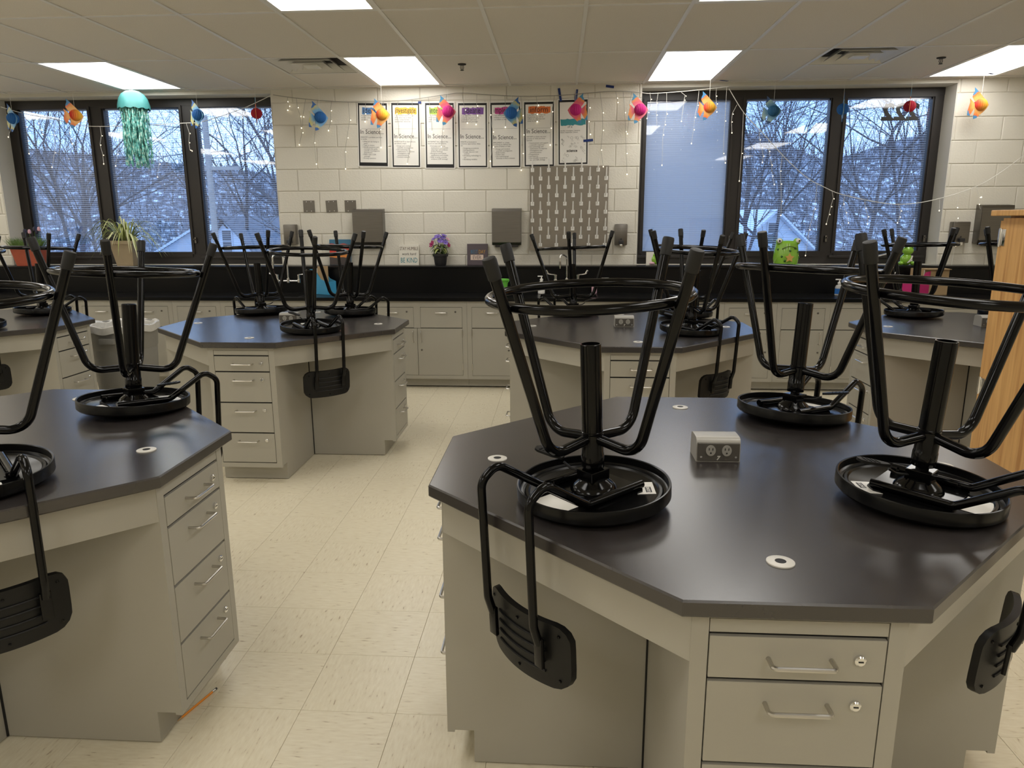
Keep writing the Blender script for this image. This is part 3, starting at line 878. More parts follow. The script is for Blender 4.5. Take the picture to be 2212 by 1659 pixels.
def curved_grid(w, h0, h1, r, x_out, x_in, nx=24, nz=10):
    """rounded rectangle plate bent about the vertical axis, closed solid"""
    m = MB(); vs = []; fs = []
    def xz(u, v):
        z = h0+(h1-h0)*v
        lim = w
        for cz, up in ((h1-r, 1), (h0+r, -1)):
            dz = (z-cz)*up
            if dz > 0: lim = w-r+math.sqrt(max(0, r*r-dz*dz))
        return u*lim, z
    def bend(y): return -0.034*(y/w)**2
    N = nx+1
    for side, x0 in ((0, x_out), (1, x_in)):
        for j in range(nz+1):
            vv = 0.5-0.5*math.cos(PI*j/nz)
            for i in range(N):
                y, z = xz(-1+2*i/nx, vv); vs.append((x0+bend(y), y, z))
    K = N*(nz+1)
    for j in range(nz):
        for i in range(nx):
            a = j*N+i
            fs.append((a, a+1, a+1+N, a+N)); fs.append((K+a, K+a+N, K+a+1+N, K+a+1))
    for i in range(nx):
        fs.append((i, K+i, K+i+1, i+1)); b = nz*N+i; fs.append((b, b+1, K+b+1, K+b))
    for j in range(nz):
        a = j*N; fs.append((a, a+N, K+a+N, K+a)); b = j*N+nx; fs.append((b, K+b, K+b+N, b+N))
    return m.add(vs, fs)
BACK_ME = curved_grid(PLW, PLB, PLT, 0.042, BX-0.020, BX-0.036).mesh('backrest', 'stool_plastic', ang=50)
RIB_ME = MB().tube([(BX-0.019-0.034*(y/PLW)**2, y, 0) for y in [-0.085+0.17*i/14 for i in range(15)]], 0.0034, 6).mesh('back_rib', 'stool_plastic')
SCR_ME = MB().lathe([(0.004, 0), (0.004, 0.003), (0.002, 0.004)], 8, Matrix.Rotation(PI/2, 4, 'Y')).mesh('back_screw', 'stool_metal')
SCR_AT = ((-0.12, -0.225), (0.12, -0.225), (-0.12, -0.338), (0.12, -0.338), (0, -0.222), (0, -0.345))
SEAT_ME, IR_ME, PLATE_ME, BOLT_ME, LEV_ME, COLUMN_ME = seat_mesh(), inner_ring_mesh(), plate_mesh(), bolt_mesh(), lever_mesh(), column_mesh()
LABEL_ME = MB().box(-0.036, 0.036, -0.024, 0.024, 0.0267, 0.0275).mesh('sticker', 'paper', smooth=False)
LBOX_ME = MB().box(-0.027, 0.006, -0.016, -0.002, 0.0275, 0.0278).mesh('printed_box', 'ink_black', smooth=False)
SHEET_ME = MB().box(-0.030, 0.030, -0.05, 0.05, 0.0267, 0.0273).mesh('warning_label', 'paper', smooth=False)

IN = (0, 0, -0.004)
def stool(x, y, ang, phi, lift, lev, stick, label, tilt=2.9, detail=True):
    t = empty('lab_stool', (x, y, ZT+0.0015))
    b = Vector((math.cos(R(ang)), math.sin(R(ang)), 0)); z = Vector((0, 0, 1)); tl = R(tilt)
    u = z*math.cos(tl)+b*math.sin(tl); xx = b*math.cos(tl)-z*math.sin(tl); yy = u.cross(xx)
    # pivot on the domed seat so that its lowest point just meets the table
    t.rotation_euler = Matrix(((xx.x, yy.x, u.x), (xx.y, yy.y, u.y), (xx.z, yy.z, u.z))).to_euler()
    t.location.z += 0.0028
    tag(t, label, 'stool', 'black lab stools turned upside down on the tables')
    link('seat', SEAT_ME, t); link('pan_rib', IR_ME, t, IN); link('mounting_plate', PLATE_ME, t, IN)
    link('tilt_block', BLK_ME, t, IN); link('gas_spring', GAS_ME, t, IN)
    link('lever', LEV_ME, t, IN, (0, 0, R(lev)))
    for k in range(4):
        a = k*PI/2+PI/4; link('bolt', BOLT_ME, t, (0.098*math.cos(a), 0.098*math.sin(a), -0.004))
    link('column_collar', COLLAR_ME, t, (0, 0, lift-0.004)); link('column', COLUMN_ME, t, (0, 0, lift-0.004))
    for k in range(4):
        l = link('leg', LEG_ME, t, (0, 0, lift-0.004), (0, 0, R(phi)+k*PI/2)); link('foot_cap', CAP_ME, l)
    link('foot_ring', RING_ME, t, (0, 0, lift-0.004))
    for s in (-1, 1): link('back_tube', BT_ME[s], t, IN)
    bk = link('backrest', BACK_ME, t); 
    for k in range(4): link('back_rib', RIB_ME, bk, (0, 0, -0.245-k*0.026))
    for sy, sz in SCR_AT: link('back_screw', SCR_ME, bk, (BX-0.0205-0.034*(sy/PLW)**2, sy, sz))
    if detail:
        sa = R(stick)
        l = link('sticker', LABEL_ME, t, (0.122*math.cos(sa), 0.122*math.sin(sa), -0.004), (0, 0, R(stick)+PI/2))
        link('printed_box', LBOX_ME, l)
        text('ULINE', 0.0115, 'paper', l, (-0.0105, -0.0125, 0.0279), (0, 0, 0), name='lettering', bold=0.0003)
        text('TASK STOOL\nBLACK', 0.006, 'ink_black', l, (0.0, 0.010, 0.0277), (0, 0, 0), name='small_print')
        link('warning_label', SHEET_ME, t, (0.125, 0.0, -0.0038))
    return t
STOOLS = [
 (0.090, 1.678, 221, 3.5, 0.008, -75, 140, 'upturned black stool in the centre foreground, backrest hanging over the near left table edge', 3.0),
 (0.809, 2.483, 38, 2.6, 0.012, -60, 200, 'upturned black stool on the near table in front of the large green frog', 3.4),
 (0.868, 1.715, 319, 67, 0.014, -130, 222, 'upturned black stool at the right foreground, partly cut by the frame', 3.3),
 (-1.532, 2.470, 50, 60, 0.003, -45, 190, 'upturned black stool on the near left table, in front of the grey bin', 3.2),
 (-1.510, 1.692, 316, 66, 0.0, -130, 200, 'upturned black stool at the lower left corner, cut by the frame', 2.9),
 (-1.525, 4.385, 311, 76, -0.003, -150, 170, 'upturned black stool hanging its backrest towards the aisle on the middle left table', 3.2),
 (-2.185, 5.235, 138, 84, -0.008, -120, 180, 'upturned black stool at the back left of the middle left table, before the window', 2.8),
 (-1.510, 5.195, 45, 81, -0.003, -60, 180, 'upturned black stool at the back right of the middle left table, below a towel dispenser', 2.2),
 (0.795, 4.400, 313, 61, -0.003, -150, 190, 'upturned black stool at the front right of the middle right table, backrest hanging down', 3.2),
 (0.885, 5.145, 45, 50, -0.009, -60, 180, 'upturned black stool at the back right of the middle right table, before the closed blind', 3.2),
 (0.110, 5.260, 137, 38, -0.018, -125, 180, 'upturned black stool at the back left of the middle right table, before the sink tap', 3.0),
 (-3.830, 5.175, 55, 87, -0.008, -60, 180, 'upturned black stool on the far left table, in front of the terracotta planter', 2.6),
 (-3.730, 4.380, 315, 40, 0.0, -140, 180, 'upturned black stool at the far left edge, mostly cut by the frame', 2.9),
 (2.465, 5.215, 135, 60, 0.001, 45, 180, 'upturned black stool on the far right table, before the small frog figure', 1.4),
 (3.060, 5.140, 45, 62, 0.0, -60, 180, 'upturned black stool half hidden behind the oak cabinet', 2.9),
]
for a in STOOLS: stool(*a)

# ------------------------------------------------------------------ window-wall casework
CF, CZ, CTH = 6.52, 0.838, 0.030                # face plane, worktop height and thickness
CY = 6.495
U0, UW = -0.825, 0.4572
def fr_box(m, x0, x1, y0, y1, z0, z1): m.box(x0, x1, y0, y1, z0, z1)
def base_unit(x0, x1, kind, label):
    t = empty('base_cabinet', ((x0+x1)/2, (CF+YW)/2, 0)); tag(t, label, 'cabinet', 'grey beige base cabinets under the window wall counter')
    ox, oy = t.location.x, t.location.y
    W = (x1-x0)-0.0015; h = W/2; f = CF-oy; back = YW-0.02-oy; zt = CZ-CTH-0.001
    st = 0.042
    m = MB()
    m.box(-h, h, f+0.02, back, 0.088, zt)
    m.box(-h, -h+st, f, f+0.02, 0.088, zt); m.box(h-st, h, f, f+0.02, 0.088, zt)
    m.box(-h+st, h-st, f, f+0.02, 0.753, zt); m.box(-h+st, h-st, f, f+0.02, 0.088, 0.122)
    n = 2 if W > 0.7 else 1
    if n == 2: m.box(-0.03, 0.03, f, f+0.02, 0.562, 0.753)
    m.build('carcass', 'cabinet', t, smooth=False)
    MB().box(-h+st-0.001, h-st+0.001, f+0.012, f+0.021, 0.121, 0.754).build('front_recess', 'cabinet_gap', t, smooth=False)
    MB().box(-h, h, f+0.058, f+0.075, 0.012, 0.088).build('kick_plate', 'cabinet', t, smooth=False)
    cells = [(-h+st, h-st)] if n == 1 else [(-h+st, -0.03), (0.03, h-st)]
    for a, b in cells:
        c = (a+b)/2; w2 = (b-a)/2-0.002
        d = MB().cbox(-w2, w2, -0.001, 0.018, 0, 0.185, 0.0015).build('drawer' if kind != 'sink' else 'false_front', 'cabinet', t, (c, f, 0.565), smooth=False)
        if kind != 'sink':
            link('handle', WPULL_ME, d, (0, 0, 0.138)); link('lock', WLOCK_ME, d, (w2-0.06 if w2 > 0.15 else w2-0.045, -0.001, 0.145))
    dc = [(-h+st, h-st)] if n == 1 else [(-h+st, 0.0), (0.0, h-st)]
    for q, (a, b) in enumerate(dc):
        c = (a+b)/2; w2 = (b-a)/2-0.0018
        d = MB().cbox(-w2, w2, -0.001, 0.018, 0, 0.434, 0.0015).build('door', 'cabinet', t, (c, f, 0.124), smooth=False)
        hs = 1 if (n == 2 and q == 1) or (n == 1 and kind == 'hr') else -1      # hinge side
        link('handle', VPULL_ME, d, (-hs*(w2-0.035), 0, 0.36))
        if n == 1 or q == 1: link('lock', WLOCK_ME, d, (-hs*(w2-0.035), -0.001, 0.235))
        for z in (0.05, 0.36): link('hinge', HINGE_ME, d, (hs*(w2+0.001), 0, z))
    return t
WPULL_ME = MB().tube(fillet([(-0.05, 0, 0), (-0.05, -0.028, 0), (0.05, -0.028, 0), (0.05, 0, 0)], 0.008, 4), 0.0045, 8).mesh('handle', 'steel')
VPULL_ME = MB().tube(fillet([(0, 0, -0.05), (0, -0.028, -0.05), (0, -0.028, 0.05), (0, 0, 0.05)], 0.008, 4), 0.0045, 8).mesh('handle', 'steel')
WLOCK_ME = MB().lathe([(0.0085, 0.0), (0.0085, 0.005), (0.006, 0.006)], 14, Matrix.Rotation(PI/2, 4, 'X')).mesh('lock', 'brushed')
HINGE_ME = MB().tube([(0, -0.004, -0.0), (0, -0.004, 0.06)], 0.0052, 8).mesh('hinge', 'steel')
def X(k): return U0+UW*k
UNITS = [(-13, -12, 'hl', 'narrow grey beige base cabinet at the left end of the window counter'),
 (-12, -10, '', 'grey beige double base cabinet behind the far left table'), (-10, -8, '', 'grey beige double base cabinet behind the far left table, left of the grey bin'),
 (-8, -6, '', 'grey beige double base cabinet directly behind the grey bin'),
 (-6, -5, 'hl', 'narrow grey beige base cabinet just right of the grey bin'), (-5, -3, 'sink', 'grey beige sink cabinet under the left tap, behind the middle left table'),
 (-3, -2, 'hl', 'narrow grey beige base cabinet under the blue magazine bin'), (-2, 0, '', 'grey beige double base cabinet fully seen beyond the aisle, below the flower pot'),
 (0, 1, 'hl', 'narrow grey beige base cabinet under the green bucket'), (1, 3, 'sink', 'grey beige sink cabinet under the tap below the peg rack'),
 (3, 4, 'hl', 'narrow grey beige base cabinet right of the sink below the peg rack'), (4, 5, 'hl', 'narrow grey beige base cabinet behind the middle right table, left of the hanging backrest'),
 (5, 6, 'hl', 'narrow grey beige base cabinet seen between stool legs right of the middle right table'), (6, 7, 'hl', 'narrow grey beige base cabinet below the large green frog'),
 (7, 9, 'sink', 'grey beige sink cabinet behind the far right table'), (9, 11, '', 'grey beige double base cabinet behind the far right stools'), (11, 13, '', 'grey beige double base cabinet hidden behind the oak cabinet'),]
for a, b, k, l in UNITS:
    base_unit(X(a), X(b), k, l)
# continuous worktop with three sink cut-outs
SINKS = [X(-4), X(2), X(8)]
ct = MB(); x0 = XL+0.003; xe = XR-0.003; sy0, sy1, hw = 6.56, 6.86, 0.27
ct.box(x0, xe, CY, sy0, CZ-CTH, CZ); ct.box(x0, xe, sy1, 6.999, CZ-CTH, CZ)
px = x0
for s in SINKS:
    ct.box(px, s-hw, sy0, sy1, CZ-CTH, CZ); px = s+hw
ct.box(px, xe, sy0, sy1, CZ-CTH, CZ)
top = ct.build('worktop', 'counter_black', smooth=False)
tag(top, 'long black epoxy worktop running under the windows along the wall', 'counter')
# raised black ledge behind the worktop
lg = MB().box(XL+0.003, XR-0.003, 6.972, 7.160, CZ+0.0005, SILL-0.020)
lg.cbox(XL+0.003, XR-0.003, 6.962, 7.163, SILL-0.022, SILL, 0.003)
tag(lg.build('backsplash_ledge', 'counter_black', smooth=False), 'tall black backsplash with a flat ledge below the windows', 'backsplash')
for s, l in zip(SINKS, ('black sink basin set in the worktop under the left tap', 'black sink basin set in the worktop below the peg rack', 'black sink basin set in the worktop behind the far right stools')):
    m = MB(); z0, z1, t_ = 0.60, CZ-0.001, 0.012; a, b = s-hw+0.001, s+hw-0.001; c, d = sy0+0.001, sy1-0.001
    m.box(a, b, c, c+t_, z0, z1); m.box(a, b, d-t_, d, z0, z1); m.box(a, a+t_, c+t_, d-t_, z0, z1); m.box(b-t_, b, c+t_, d-t_, z0, z1); m.box(a, b, c, d, z0-t_, z0)
    sk = empty('sink_basin', (s, 6.71, z0)); tag(sk, l, 'sink', 'black sink basins')
    o = m.build('basin', 'counter_black', sk, (-s, -6.71, -z0), smooth=False)
    MB().lathe([(0.03, 0), (0.03, 0.002), (0.008, 0.002)], 18).build('drain', 'chrome', sk, (0, 0, 0.0))

# ------------------------------------------------------------------ oak cabinet at the right
oc = empty('oak_cabinet', (2.46, 3.27, 0)); tag(oc, 'tall oak cabinet with flat top and chrome hinges at the right edge', 'cabinet')
OX0, OX1, OY0, OY1, OZ = -0.42, 0.46, -0.32, 0.32, 1.515
MB().box(OX0+0.02, OX1, OY0+0.02, OY1-0.02, 0.09, OZ).build('carcass', 'oak', oc, smooth=False)
MB().box(OX0+0.04, OX1-0.02, OY0+0.05, OY1-0.06, 0.004, 0.09).build('plinth', 'oak', oc, smooth=False)
MB().box(OX0, OX0+0.0195, OY0, OY1-0.021, 0.095, OZ).build('side_panel', 'oak', oc, smooth=False)
MB().box(OX0+0.0205, OX1, OY0, OY0+0.0195, 0.095, OZ).build('back_panel', 'oak', oc, smooth=False)
for x0, x1 in ((OX0+0.002, (OX0+OX1)/2-0.001), ((OX0+OX1)/2+0.001, OX1-0.002)):
    MB().box(x0, x1, OY1-0.0195, OY1, 0.10, OZ-0.012).build('door', 'oak', oc, smooth=False)
MB().cbox(OX0-0.035, OX1+0.02, OY0-0.02, OY1+0.025, OZ+0.010, OZ+0.036, 0.004).build('top_board', 'oak', oc, smooth=False)
MB().box(OX0+0.025, OX1, OY0+0.02, OY1-0.03, OZ, OZ+0.010).build('top_rail', 'oak', oc, smooth=False)
for z in (0.685, 1.385):
    h = MB().tube([(OX0-0.006, OY1-0.020, z), (OX0-0.006, OY1-0.020, z+0.085)], 0.006, 8)
    h.cbox(OX0-0.003, OX0, OY1-0.055, OY1+0.0, z+0.005, z+0.080, 0.0008)
    h.build('hinge', 'chrome', oc, smooth=True)

# ------------------------------------------------------------------ grey bin with liner
tb = empty('trash_can', (-3.60, 5.77, 0)); tag(tb, 'round grey plastic bin with a clear liner behind the near left table', 'trash can')
MB().lathe([(0.195, 0.004), (0.20, 0.02), (0.235, 0.50), (0.245, 0.50), (0.252, 0.515), (0.262, 0.655), (0.272, 0.668), (0.275, 0.69), (0.268, 0.70), (0.258, 0.695), (0.255, 0.66), (0.225, 0.10), (0.0, 0.08)], 48, cap=False).build('barrel', 'trash_grey', tb)
lin = []
for r_, z in ((0.2785, 0.645), (0.281, 0.668), (0.280, 0.70), (0.270, 0.706), (0.250, 0.690), (0.235, 0.60), (0.20, 0.40), (0.0, 0.35)): lin.append((r_, z))
lm = MB().lathe(lin, 60, cap=False)
lm.v = [(x*(1+0.012*math.sin(17*math.atan2(y, x)+z*30)), y*(1+0.012*math.sin(17*math.atan2(y, x)+z*30)), z+0.008*math.sin(9*math.atan2(y, x))) for x, y, z in lm.v]
lm.build('bin_liner', 'bag', tb)
for s in (-1, 1):
    a = R(-85 if s < 0 else 95)
    MB().cbox(0.250, 0.285, -0.06, 0.06, 0.565, 0.61, 0.006, Matrix.Rotation(a, 4, 'Z')).build('handle', 'trash_grey', tb)

# pencil on the floor
pc = empty('pencil', (-1.140, 1.990, 0.0045), math.atan2(0.160, 0.046)); tag(pc, 'orange pencil lying on the floor beside the near left table', 'pencil')
Mp = Matrix.Rotation(PI/2, 4, 'Y')
MB().lathe([(0.0037, -0.075), (0.0037, 0.060)], 6, Mp).build('shaft', 'pencil', pc, smooth=False)
MB().lathe([(0.0037, -0.075), (0.0012, -0.090), (0.0002, -0.093)], 6, Mp).build('sharpened_tip', 'pencil_tip', pc, smooth=False)
MB().lathe([(0.0039, 0.060), (0.0039, 0.073)], 12, Mp).build('ferrule', 'steel', pc)
MB().lathe([(0.0036, 0.073), (0.0036, 0.080)], 12, Mp).build('eraser', 'pot_black', pc)

# ------------------------------------------------------------------ wall fixtures
def towel(x0, x1, z0, z1, label):
    t = empty('towel_dispenser', ((x0+x1)/2, YW-0.0035, z0)); tag(t, label, 'dispenser', 'steel paper towel dispensers')
    w, h = (x1-x0)/2, z1-z0
    m = MB()
    prof = [(0.0, 0.02), (-0.085, 0.02), (-0.10, 0.05), (-0.10, h-0.03), (-0.095, h-0.008), (0.0, h)]
    n = len(prof)
    m.add([(-w, a, b) for a, b in prof]+[(w, a, b) for a, b in prof], [tuple(range(n)), tuple(range(2*n-1, n-1, -1))]+[(i, n+i, n+(i+1) % n, (i+1) % n) for i in range(n)])
    m.build('case', 'brushed', t, smooth=False)
    MB().cbox(-w+0.004, w-0.004, -0.104, -0.099, 0.045, h-0.03, 0.001).build('front_door', 'brushed', t, smooth=False)
    MB().cbox(-w+0.03, w-0.03, -0.095, -0.03, 0.0, 0.02, 0.004).build('towel_slot', 'vent_dark', t, smooth=False)
    MB().lathe([(0.006, 0), (0.006, 0.006)], 12, Matrix.Translation((0, -0.05, h-0.004))).build('lock', 'chrome', t)
towel(-1.985, -1.690, 1.270, 1.630, 'steel paper towel dispenser left of the white signs, behind stool legs')
towel(-0.640, -0.362, 1.265, 1.630, 'steel paper towel dispenser left of the peg rack')
towel(3.835, 4.120, 1.275, 1.640, 'steel paper towel dispenser at the right, behind the oak cabinet')
def soap(x0, x1, z0, z1, label):
    t = empty('soap_dispenser', ((x0+x1)/2, YW-0.0035, z0)); tag(t, label, 'dispenser', 'steel soap dispensers')
    w, h = (x1-x0)/2, z1-z0
    MB().cbox(-w, w, -0.075, 0.0, 0.018, h, 0.010).build('tank', 'brushed', t)
    MB().cbox(-0.022, 0.022, -0.115, -0.074, 0.030, 0.062, 0.004).build('push_valve', 'pot_black', t)
    MB().cbox(-0.012, 0.012, -0.100, -0.06, 0.0, 0.030, 0.003).build('spout', 'chrome', t)
    MB().lathe([(0.007, 0), (0.007, 0.004)], 12, Matrix.Translation((0, -0.074, 0.075)) @ Matrix.Rotation(PI/2, 4, 'X')).build('sight_window', 'pot_black', t)
soap(-2.682, -2.560, 1.275, 1.485, 'steel soap dispenser beside the left window, behind stool legs')
soap(0.527, 0.645, 1.262, 1.478, 'steel soap dispenser between the peg rack and the right window')
soap(3.615, 3.768, 1.275, 1.487, 'steel soap dispenser right of the right window')
for x0, r_, l in ((-2.434, 0, 'blank square steel wall plate, left one of the row of three'), (-2.207, -2.5, 'blank square steel wall plate, middle one of the row, slightly crooked'), (-2.024, 0, 'blank square steel wall plate touching the left towel dispenser')):
    t = empty('wall_plate', (x0, YW-0.0035, 1.600)); tag(t, l, 'wall plate', 'blank steel wall plates'); t.rotation_euler = (0, R(r_), 0)
    MB().cbox(-0.056, 0.056, -0.006, 0.0, 0, 0.112, 0.002).build('plate', 'brushed', t, smooth=False)
    for sx in (-0.023, 0.023):
        for sz in (0.012, 0.100): MB().lathe([(0.004, 0), (0.004, 0.0015)], 8, Matrix.Translation((sx, -0.006, sz)) @ Matrix.Rotation(PI/2, 4, 'X')).build('screw', 'white_plastic', t)

# drying rack with pegs
dr = empty('drying_rack', (0.088, YW-0.0035, 1.235)); tag(dr, 'steel drying rack board with rows of white pegs above the sink', 'rack')
MB().cbox(-0.372, 0.372, -0.016, 0.0, 0.015, 0.778, 0.002).build('board', 'rack_steel', dr, smooth=False)
tr = MB(); tr.box(-0.372, 0.372, -0.075, -0.016, 0.0, 0.004); tr.box(-0.372, 0.372, -0.079, -0.075, 0.0, 0.035); tr.box(-0.372, -0.368, -0.075, -0.016, 0.004, 0.03); tr.box(0.368, 0.372, -0.075, -0.016, 0.004, 0.03)
tr.build('drip_trough', 'rack_steel', dr, smooth=False)
peg = MB().cbox(-0.0165, 0.0165, -0.006, 0.0, -0.018, 0.018, 0.002)
peg.tube([(0, -0.004, 0.0), (0, -0.020, 0.024), (0, -0.058, 0.092), (0, -0.061, 0.099)], [0.0085, 0.0075, 0.0055, 0.003], 8)
PEG_ME = peg.mesh('peg', 'white_plastic')
for c in range(10):
    for r_ in range(5):
        x = -0.345+c*0.0770; z = 0.742-r_*0.1545-(0.077 if c % 2 else 0)
        link('peg', PEG_ME, dr, (x, -0.016, z))

# posters
BODY = {
 'identify': ('blue', 'I can IDENTIFY what I\nneed to solve and ask\nquestions.', 'IDENTIFY a problem you have\nto tackle.', ['What are we trying to\nlearn?', 'Topic or theme', 'Identify questions and\nconcepts that guide\nscientific investigations\n(hypothesis)', 'Make a plan (CER\nstrategy)', 'Driving questions'], 0.0),
 'investigate': ('yellow', 'I can INVESTIGATE to learn,\nthink about my problem\nbefore using the best\nappropriate resources.', 'INVESTIGATE to learn all you\ncan about a topic.', ['Design and conduct\nscientific investigations', 'Use technology and\nmathematics to improve\ninvestigations and\ncommunications', 'Conduct research'], -0.04),
 'interpret': ('green', 'I can INTERPRET the\ninformation that\nhelps solve my\ntask.', 'INTERPRET the original idea\nbased on new information.', ['Formulate and revise\nexplanations and models\nusing logic and evidence\n(critical thinking)', 'Recognize and analyze\nexplanations and models', 'Refer to prior, provide\nevidence (CER strategy)'], -0.04),
 'ideate': ('purple', 'I can IDEATE to brainstorm\ncreative responses to my\nproblem or task and\nevaluate each potential.', 'IDEATE to brainstorm\nsolutions, approaches, ideas,\netc.', ['Designing procedures', 'Asking patterns', 'Design, discover and\nneed for', 'Identifying technology to\nuse', 'Identifying variables'], -0.04),
 'implement': ('magenta', 'I can IMPLEMENT a\nsolution or response to\na problem or task.', 'IMPLEMENT or create\nsomething to address the\noriginal problem or task.', ['Design and conduct\nscientific investigations', 'Build models', 'Gather data', 'Use mathematical\nformulas to find a solution'], -0.05),
 'inform': ('orange', 'I can INFORM others on\nmy process, as well as\nreflect on successes and\nareas to improve.', 'INFORM to share out your\nprocess or what you have\nlearned.', ['Communicate and support\na scientific argument', 'Use technology and\nmathematics to improve\ninvestigations and\ncommunications', 'Presentations', 'Lab Reports', 'Use scientific research to\nsupport CER strategy'], 0.0)}
PX = [(-1.772, 2.313, 0.296, 0.585, -1.4), (-1.457, 2.306, 0.284, 0.594, -0.8), (-1.133, 2.299, 0.290, 0.600, -0.6), (-0.821, 2.297, 0.290, 0.594, -0.3), (-0.511, 2.296, 0.296, 0.596, 0.2), (-0.196, 2.300, 0.296, 0.590, 0.5), (0.120, 2.315, 0.290, 0.590, 0.8)]
PLAB = ['poster headed identify on a blue brush stroke, leftmost in the row', 'poster headed investigate on a yellow brush stroke', 'poster headed interpret on a green brush stroke', 'poster headed ideate on a purple brush stroke', 'poster headed implement on a pink brush stroke', 'poster headed inform on an orange brush stroke', 'poster with a teal brush stroke and science doodles, rightmost in the row']
def stroke(m, w, h, parent, loc, seed):
    r_ = random.Random(seed); n = 14
    top_ = [(-w+2*w*i/n, h*(0.75+0.35*r_.random())) for i in range(n+1)]; bot = [(-w+2*w*i/n+r_.uniform(-.004, .004), -h*(0.75+0.35*r_.random())) for i in range(n, -1, -1)]
    MB().prism(top_+bot, 0, 0.0002, Matrix.Rotation(PI/2, 4, 'X')).build('brush_stroke', 'stroke_'+m, parent, loc, smooth=False)
for k, ((px, pz, pw, ph, rr), lab) in enumerate(zip(PX, PLAB)):
    t = empty('poster', (px, YW-0.0065, pz)); t.rotation_euler = (0, R(-rr), 0); tag(t, lab, 'poster', 'laminated posters on the block wall')
    w, h = pw/2, ph/2
    MB().box(-w, w, -0.0008, 0.0, -h, h).build('laminate', 'paper', t, smooth=False)
    MB().box(-w+0.010, w-0.010, -0.0014, -0.0009, -h+0.008, h-0.010).build('black_card', 'ink_black', t, smooth=False)
    MB().box(-w+0.022, w-0.022, -0.0021, -0.0015, -h+(0.040 if k in (0, 2) else 0.022), h-0.030).build('printed_sheet', 'paper', t, smooth=False)
    y = -0.0026
    if k < 6:
        key = list(BODY)[k]; colr, top_txt, para, bullets, dz = BODY[key]
        stroke(colr, 0.102, 0.032, t, (0.004, -0.0022, h-0.080), k)
        text(key, 0.070, 'ink_black', t, (0.0, y, h-0.098), name='heading', sx=0.66 if len(key) > 10 else (0.74 if len(key) > 8 else 0.9))
        text(top_txt, 0.0165, 'ink_grey', t, (-w+0.040, y, h-0.128), align='LEFT', name='paragraph', line=1.05)
        MB().box(-w+0.040, w-0.040, y, y+0.0003, h-0.240, h-0.2388).build('rule_line', 'ink_grey', t, smooth=False)
        z0 = h-0.285+dz
        text('In Science...', 0.056, 'ink_black', t, (-w+0.027, y, z0), align='LEFT', name='subheading', sx=0.86)
        text(para, 0.0165, 'ink_grey', t, (-w+0.030, y, z0-0.036), align='LEFT', name='paragraph')
        zz = z0-0.036-0.0175*(para.count('\n')+1)-0.004
        bl = '\n'.join('\u2022 '+b.replace('\n', '\n   ') for b in bullets)
        text(bl, 0.0165, 'ink_grey', t, (-w+0.045, y, zz), align='LEFT', name='bullet_list', line=1.02)
    else:
        stroke('teal', 0.118, 0.030, t, (0, -0.0022, h-0.205), 99)
        text('of a', 0.030, 'ink_black', t, (-0.03, y, h-0.255), name='heading', shear=0.2)
        text('identify | investigate | interpret\nideate | implement | inform', 0.0155, 'ink_grey', t, (-w+0.026, y, h-0.285), align='LEFT', name='paragraph', sx=0.95)
        text('science', 0.034, 'ink_black', t, (-0.01, y, -h+0.120), name='subheading', bold=0.001)
        dd = MB(); r2 = random.Random(3)
        for q in range(46):
            cx, cz = r2.uniform(-w+0.035, w-0.035), r2.uniform(-h+0.035, h-0.33)
            if abs(cz-(-h+0.13)) < 0.03 and abs(cx) < 0.075: continue
            rr2 = r2.uniform(0.005, 0.012); kind = q % 3
            if kind == 0: dd.tube([(cx+rr2*math.cos(a), y, cz+rr2*math.sin(a)) for a in [2*PI*i/12 for i in range(12)]], 0.0006, 4, closed=True)
            elif kind == 1: dd.tube([(cx-rr2, y, cz-rr2), (cx, y, cz+rr2), (cx+rr2, y, cz-rr2)], 0.0006, 4, closed=True)
            else: dd.tube([(cx-rr2, y, cz), (cx-rr2/2, y, cz+rr2), (cx, y, cz), (cx+rr2/2, y, cz-rr2), (cx+rr2, y, cz)], 0.0006, 4)
        tag(dd.build('doodles', 'ink_grey', t), kind='stuff')

# painter's tape scraps
def tape(x, y, z, ln, rot, label, w=0.022):
    o = MB().cbox(-ln/2, ln/2, -0.0006, 0.0004, -w/2, w/2, 0.0002).build('painters_tape', 'tape_blue', None, (x, y, z), (0, rot, 0), smooth=False)
    tag(o, label, 'tape', 'scraps of blue painters tape')
tape(-0.006, YW-0.0105, 2.645, 0.115, R(80), 'blue tape strip on the top left corner of the doodle poster')
tape(0.145, YW-0.0105, 2.640, 0.100, R(97), 'blue tape strip at the top edge of the doodle poster, behind the pink fish')
tape(0.262, YW-0.0105, 2.240, 0.090, R(-5), 'blue tape strip on the right side of the doodle poster')
tape(0.452, YW-0.006, 2.710, 0.075, R(8), 'blue tape scrap on the wall under the ceiling, left of the right window')
tape(-1.315, YW-0.0105, 2.595, 0.03, R(0), 'tiny blue tape scrap between the yellow and green posters')
def tape_c(x, y, label, rz):
    o = MB().cbox(-0.045, 0.045, -0.012, 0.012, -0.0006, 0.0006, 0.0002).build('painters_tape', 'tape_blue', None, (x, y, HC-0.0008), (0, 0, rz), smooth=False)
    tag(o, label, 'tape', 'scraps of blue painters tape')
tape_c(1.46, 7.06, 'blue tape scrap on the ceiling above the closed blind', 0.5)
tape_c(3.68, 6.92, 'blue tape scrap on the ceiling above the rightmost fish', 0.7)

